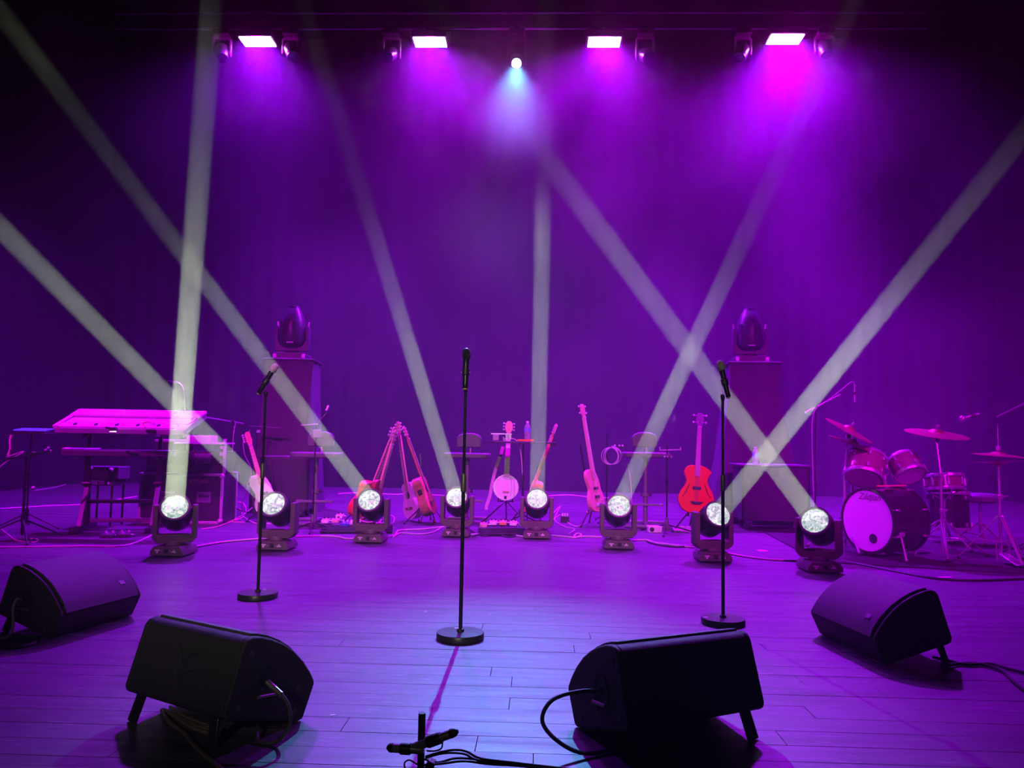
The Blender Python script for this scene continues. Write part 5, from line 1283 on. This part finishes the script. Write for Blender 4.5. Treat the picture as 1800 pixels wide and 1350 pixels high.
# overhead boom microphones
def boom_stand(label, base, p0, p1, micdir, name='boom_stand'):
    t = tripod(name, label, base[0], base[1], 1.0, 30, 0.34, 0.18, 0.011, 'mic stand')
    B_ = Vector((base[0], base[1], 0)); a_, b_ = Vector(p0) - B_, Vector(p1) - B_
    k = a_ + (b_ - a_) * 0.30
    MB().tube([(0, 0, 0.95), (k.x, k.y, k.z)], 0.008, 8).build('upper_pole', BLKM, t)
    MB().tube([a_, b_], 0.009, 8).build('boom', mat('boom_steel', (0.4, 0.38, 0.42), 0.3, 0.7), t)
    MB().box(tuple(k), (0.04, 0.04, 0.04)).build('boom_clamp', BLKM, t, 0.005)
    return t
ym = 9.3
m0, m1 = at(1408, 726, ym), at(1500, 692, ym)
q = at(1432, 800, ym)
boom_stand('tall boom stand behind the left cymbals with a hanging microphone', (q.x, ym), m0, m1, (0, 0, -1))
t = thing('pencil_microphone', 'slim microphone hanging from the boom behind the left cymbals', 'microphone', at(1502, 676, ym))
hh = at(1502, 676, ym).z - at(1502, 707, ym).z
MB().cyl((0, 0, 0), (0, 0, -hh * 0.62), 0.011).build('body', mat('mic_silver', (0.5, 0.48, 0.5), 0.3, 0.8), t)
MB().cyl((0, 0, -hh * 0.62), (0, 0, -hh), 0.0125).build('capsule', mat('mic_silver', (0.5, 0.48, 0.5), 0.3, 0.8), t)
MB().box((0, 0, -hh * 0.5), (0.035, 0.03, 0.03)).build('clip', BLK, t, 0.004)
cable('hanging_cable', 'thin cable looping up along the boom behind the left cymbals', [at(*v, ym - 0.02) for v in ((1502, 676), (1497, 671), (1480, 684), (1455, 704), (1435, 718), (1428, 740), (1428, 800))] + [Vector((q.x - 0.02, ym - 0.04, 0.012))], 0.005, CABP)
ym2 = 7.9
m0, m1 = at(1880, 682, ym2), at(1700, 734, ym2)
boom_stand('boom stand beyond the right edge reaching in over the hi-hat', (at(1830, 900, ym2).x, ym2), m0, m1, (0, 0, 1))
t = thing('overhead_microphone', 'round headed microphone on the boom over the hi-hat', 'microphone', at(1692, 736, ym2))
dd = (m0 - m1).normalized()
MB().ball((0, 0, 0), 0.031, 16, 10).build('grille', mat('mic_silver', (0.5, 0.48, 0.5), 0.3, 0.8), t)
MB().tube([tuple(dd * 0.02), tuple(dd * 0.17)], [0.018, 0.013], 10).build('handle', mat('mic_silver', (0.5, 0.48, 0.5), 0.3, 0.8), t)
MB().tube([tuple(dd * 0.08), tuple(dd * 0.13)], 0.02, 10).build('clip', BLK, t)
# ================================================================== floor electronics
PEDC = [mat('pedal_pink', (0.8, 0.35, 0.45), 0.35), mat('pedal_silver', (0.6, 0.58, 0.62), 0.3, 0.5), mat('pedal_blue', (0.06, 0.05, 0.4), 0.35), mat('pedal_white', (0.8, 0.75, 0.8), 0.35), mat('pedal_amber', (0.75, 0.45, 0.12), 0.4), mat('pedal_black', (0.05, 0.05, 0.06), 0.35)]
PLAB = ['pink', 'silver', 'blue', 'white', 'amber', 'black']
def pedal(px, py, ci, label, w_=0.075, rz=0, z0=0.0):
    p = fl(px, py)
    t = thing('effects_pedal', label, 'effects pedal', (p.x, p.y, z0), R_(rz), 'effects pedals on the floor')
    MB().prism([(-0.06, 0), (0.06, 0), (0.06, 0.05), (-0.06, 0.035)], -w_ / 2, w_ / 2, YZ).build('case', PEDC[ci], t, 0.004)
    for s in (-1, 1): MB().cyl((s * w_ * 0.27, 0.035, 0.045), (s * w_ * 0.27, 0.035, 0.065), 0.010).build('knob', WHITEP if ci in (2, 5) else RUB, t)
    MB().cyl((0, -0.03, 0.038), (0, -0.03, 0.052), 0.011).build('footswitch', NICK, t)
    MB().cyl((w_ / 2, 0.01, 0.025), (w_ / 2 + 0.03, 0.01, 0.025), 0.007).build('jack_plug', NICK, t)
def board(label, px0, px1, py, depth=0.30):
    a, b = fl(px0, py), fl(px1, py); c = (a + b) / 2; w_ = (b - a).length
    t = thing('pedalboard', label, 'pedalboard', (c.x, c.y, 0), math.atan2(b.y - a.y, b.x - a.x))
    for k in range(4): MB().box((0, -depth / 2 + depth * (k + 0.5) / 4, 0.02 + 0.01 * k), (w_, depth / 4 - 0.015, 0.02)).build('slat', BLKM, t, 0.003)
    for s in (-1, 1): MB().box((s * (w_ / 2 - 0.01), 0, 0.012), (0.02, depth, 0.024)).build('side_rail', BLKM, t)
    return t
board('black slatted pedalboard left of the third moving head', 565, 690, 935, 0.34)
for (x, y, ci, l) in ((572, 927, 3, 'white pedal at the left end of the left pedalboard'), (590, 926, 0, 'pink pedal with knobs near the left end of the left pedalboard'), (606, 933, 2, 'blue pedal in the middle of the left pedalboard'), (622, 929, 3, 'white pedal in the middle of the left pedalboard'), (674, 934, 1, 'silver pedal at the right end of the left pedalboard'), (597, 918, 3, 'white pedal on the back row of the left pedalboard')):
    pedal(x, y, ci, l, 0.085, 4, 0.052)
board('black slatted pedalboard in front of the banjo', 842, 925, 940, 0.30)
for (x, y, ci, l) in ((850, 934, 0, 'pink pedal at the left of the board in front of the banjo'), (867, 930, 3, 'white pedal second on the board in front of the banjo'), (884, 930, 4, 'amber pedal on the board in front of the banjo'), (902, 931, 3, 'white pedal near the right of the board in front of the banjo'), (918, 932, 1, 'silver pedal at the right end of the board before the banjo')):
    pedal(x, y, ci, l, 0.085, 0, 0.052)
p = fl(1152, 937); t = thing('amp_box', 'pale pink box with a round speaker by the clip stand', 'speaker', (p.x, p.y, 0), R_(4))
MB().box((0, 0.05, 0.04), (0.16, 0.1, 0.075)).build('case', PEDC[3], t, 0.005)
MB().lathe([(0.026, 0), (0.026, 0.004), (0.008, 0.006), (0.001, 0.008)], 18, Matrix.Translation((-0.04, -0.001, 0.04)) @ frame_to((0, -1, 0))).build('speaker_cone', RUB, t)
p = fl(1206, 935); t = thing('loop_station', 'wide pink floor effects unit with a row of switches', 'effects pedal', (p.x, p.y, 0), R_(4))
MB().prism([(-0.09, 0), (0.09, 0), (0.09, 0.06), (-0.09, 0.03)], -0.16, 0.16, YZ).build('case', mat('pedal_violet', (0.45, 0.2, 0.5), 0.35), t, 0.005)
for k in range(5): MB().cyl((-0.12 + 0.06 * k, -0.05, 0.033), (-0.12 + 0.06 * k, -0.05, 0.05), 0.011).build('footswitch', NICK, t)
for k in range(4): MB().box((-0.11 + 0.075 * k, 0.05, 0.057), (0.05, 0.02, 0.01), None, (R_(9), 0, 0)).build('display', WHITEP, t)
for x, y, l in ((190, 945, 'black expression pedal left of the flight case'), (218, 944, 'black volume pedal nearest the first moving head')):
    pedal(x, y, 5, l, 0.12, 10)
p = fl(993, 918); t = thing('junction_box', 'small dark plug box between the banjo and the rose bass', 'plug box', (p.x, p.y, 0))
MB().box((0, 0, 0.04), (0.11, 0.09, 0.075)).build('case', RUB, t, 0.005)
for k in range(3): MB().box((-0.03 + 0.03 * k, 0, 0.095), (0.02, 0.03, 0.04)).build('plug', WHITEP, t, 0.003)
# ================================================================== cables on the boards
def fc(label, pts, r=0.008, m=None, z=None): cable('floor_cable', label, [fl(x, y, (z or r)) for x, y in pts], r, m or CABP, 6, 'cable', 'cables lying across the stage floor')
DK = mat('dark_cable', (0.06, 0.055, 0.07), 0.4)
fc('pale cable along the front left of the floor ending at the first moving head', ((-30, 962), (60, 961), (140, 960), (205, 960), (235, 955), (268, 940)), 0.008)
fc('cable running from the first to the second moving head', ((338, 962), (365, 957), (390, 953), (430, 949), (470, 946)), 0.011)
fc('cable between the second and third moving heads', ((520, 943), (560, 942), (590, 943), (610, 947), (630, 946)), 0.010)
fc('twisted cable from the third moving head towards the fourth', ((678, 944), (695, 940), (700, 933), (720, 931), (745, 930), (770, 927), (790, 925)), 0.009)
fc('lower strand of the cable towards the fourth moving head', ((690, 945), (705, 937), (735, 939), (760, 936), (775, 928)), 0.008)
fc('cable between the fourth and fifth moving heads', ((825, 940), (850, 938), (880, 937), (905, 941), (920, 943)), 0.010)
fc('dark cable strand in front of the banjo pedalboard', ((825, 930), (850, 942), (885, 935), (915, 936), (925, 940)), 0.009, DK)
fc('second dark cable strand crossing before the banjo pedalboard', ((830, 943), (860, 935), (895, 944), (925, 934)), 0.009, DK)
fc('knotted cable between the fifth and sixth moving heads', ((970, 941), (1000, 944), (1012, 945), (1022, 940), (1014, 938), (1010, 944), (1030, 943), (1058, 944)), 0.010)
fc('cable between the sixth and seventh moving heads', ((1112, 950), (1135, 949), (1150, 954), (1175, 957), (1200, 960), (1222, 962)), 0.011)
fc('dark cable beside the one between the sixth and seventh heads', ((1138, 952), (1160, 958), (1190, 961), (1222, 959)), 0.010, DK)
fc('pink cable between the seventh and eighth moving heads', ((1278, 972), (1310, 978), (1350, 983), (1385, 985), (1405, 986)), 0.010)
fc('long pale cable across the upstage floor on the left', ((-30, 896), (40, 892), (90, 889), (150, 886), (240, 873)), 0.010)
fc('cable tangle strand right of the flight case', ((380, 905), (410, 915), (430, 905), (420, 895), (400, 900), (395, 915), (430, 918)), 0.007, mat('pink_cable', (0.8, 0.3, 0.4), 0.5))
fc('second tangle strand right of the flight case', ((355, 930), (385, 925), (415, 912), (432, 900), (428, 885), (415, 882)), 0.007, mat('pink_cable', (0.8, 0.3, 0.4), 0.5))
fc('loop of cable below the left electric bass', ((425, 900), (430, 910), (450, 920), (470, 920), (500, 922)), 0.008)
fc('thin cable along the floor behind the leaning guitars', ((595, 868), (640, 866), (690, 869), (730, 868), (790, 872)), 0.010)
fc('thin cable along the floor behind the tray table', ((960, 872), (1000, 870), (1040, 874), (1100, 876)), 0.010)
fc('pink tangled cable on the left pedalboard', ((625, 918), (650, 905), (665, 910), (650, 918), (630, 912), (655, 903), (670, 915), (655, 922)), 0.007, mat('pink_cable', (0.8, 0.3, 0.4), 0.5), 0.06)
fc('loop of pale cable right of the third moving head', ((682, 905), (692, 908), (692, 918), (684, 920), (682, 912)), 0.007)
fc('thin violet cable curling right of the fifth moving head', ((970, 905), (985, 890), (975, 912), (990, 925), (1010, 930), (1000, 938)), 0.006)
fc('second violet cable curling near the plug box', ((965, 920), (985, 905), (1000, 920), (1015, 925), (1030, 920)), 0.006)
fc('dark cable along the rug edge in front of the drum kit', ((1480, 985), (1530, 995), (1590, 1007), (1650, 1017), (1720, 1020), (1800, 1017)), 0.010, DK)
fc('thin cable from the far left stand along the floor', ((-10, 920), (12, 938), (30, 950), (60, 953), (66, 948), (45, 946)), 0.006)
fc('thin pink cable beneath the keyboard stand', ((60, 862), (95, 857), (120, 850), (135, 847)), 0.007)
# ================================================================== bits of tape on the floor
TAPE = mat('white_tape', (0.85, 0.85, 0.8), 0.6)
TAPEP = mat('pink_tape', (0.8, 0.4, 0.6), 0.6)
for i, (x, y, w_, d_, l, m_) in enumerate(((748, 1075, 0.018, 0.012, 'tiny white tape mark left of the centre stand', TAPE), (861, 1080, 0.018, 0.012, 'tiny white tape mark right of the centre stand', TAPE), (1340, 968, 0.09, 0.10, 'pink tape patch left of the last moving head', TAPEP), (1650, 1015, 0.25, 0.03, 'long pink tape strip before the drum rug', TAPEP), (738, 1250, 0.006, 0.01, 'speck of white tape near the stand shadow', TAPE), (585, 1257, 0.02, 0.012, 'small pale tape scrap right of the front left wedge', TAPE))):
    p = fl(x, y)
    o = MB().prism([(-w_ / 2, -d_ / 2), (w_ / 2, -d_ / 2 * 0.9), (w_ / 2 * 0.95, d_ / 2), (-w_ / 2, d_ / 2 * 0.92)], 0.0004, 0.0012).build('tape_mark', m_, smooth=0); o.location = (p.x, p.y, 0); o.rotation_euler = (0, 0, 0.1 * i)
    tag(o, l, 'tape')
for px, py, l in ((803, 1104, 'white tape tag on the centre stand base'), (465, 1036, 'white tape tag on the left stand base'), (1240, 1085, 'white tape tag on the right stand base')):
    p = fl(px, py, 0.036)
    o = MB().box((0, 0, 0.001), (0.026, 0.018, 0.002)).build('tape_tag', TAPE, smooth=0); o.location = (p.x, p.y, 0.035); tag(o, l, 'tape')
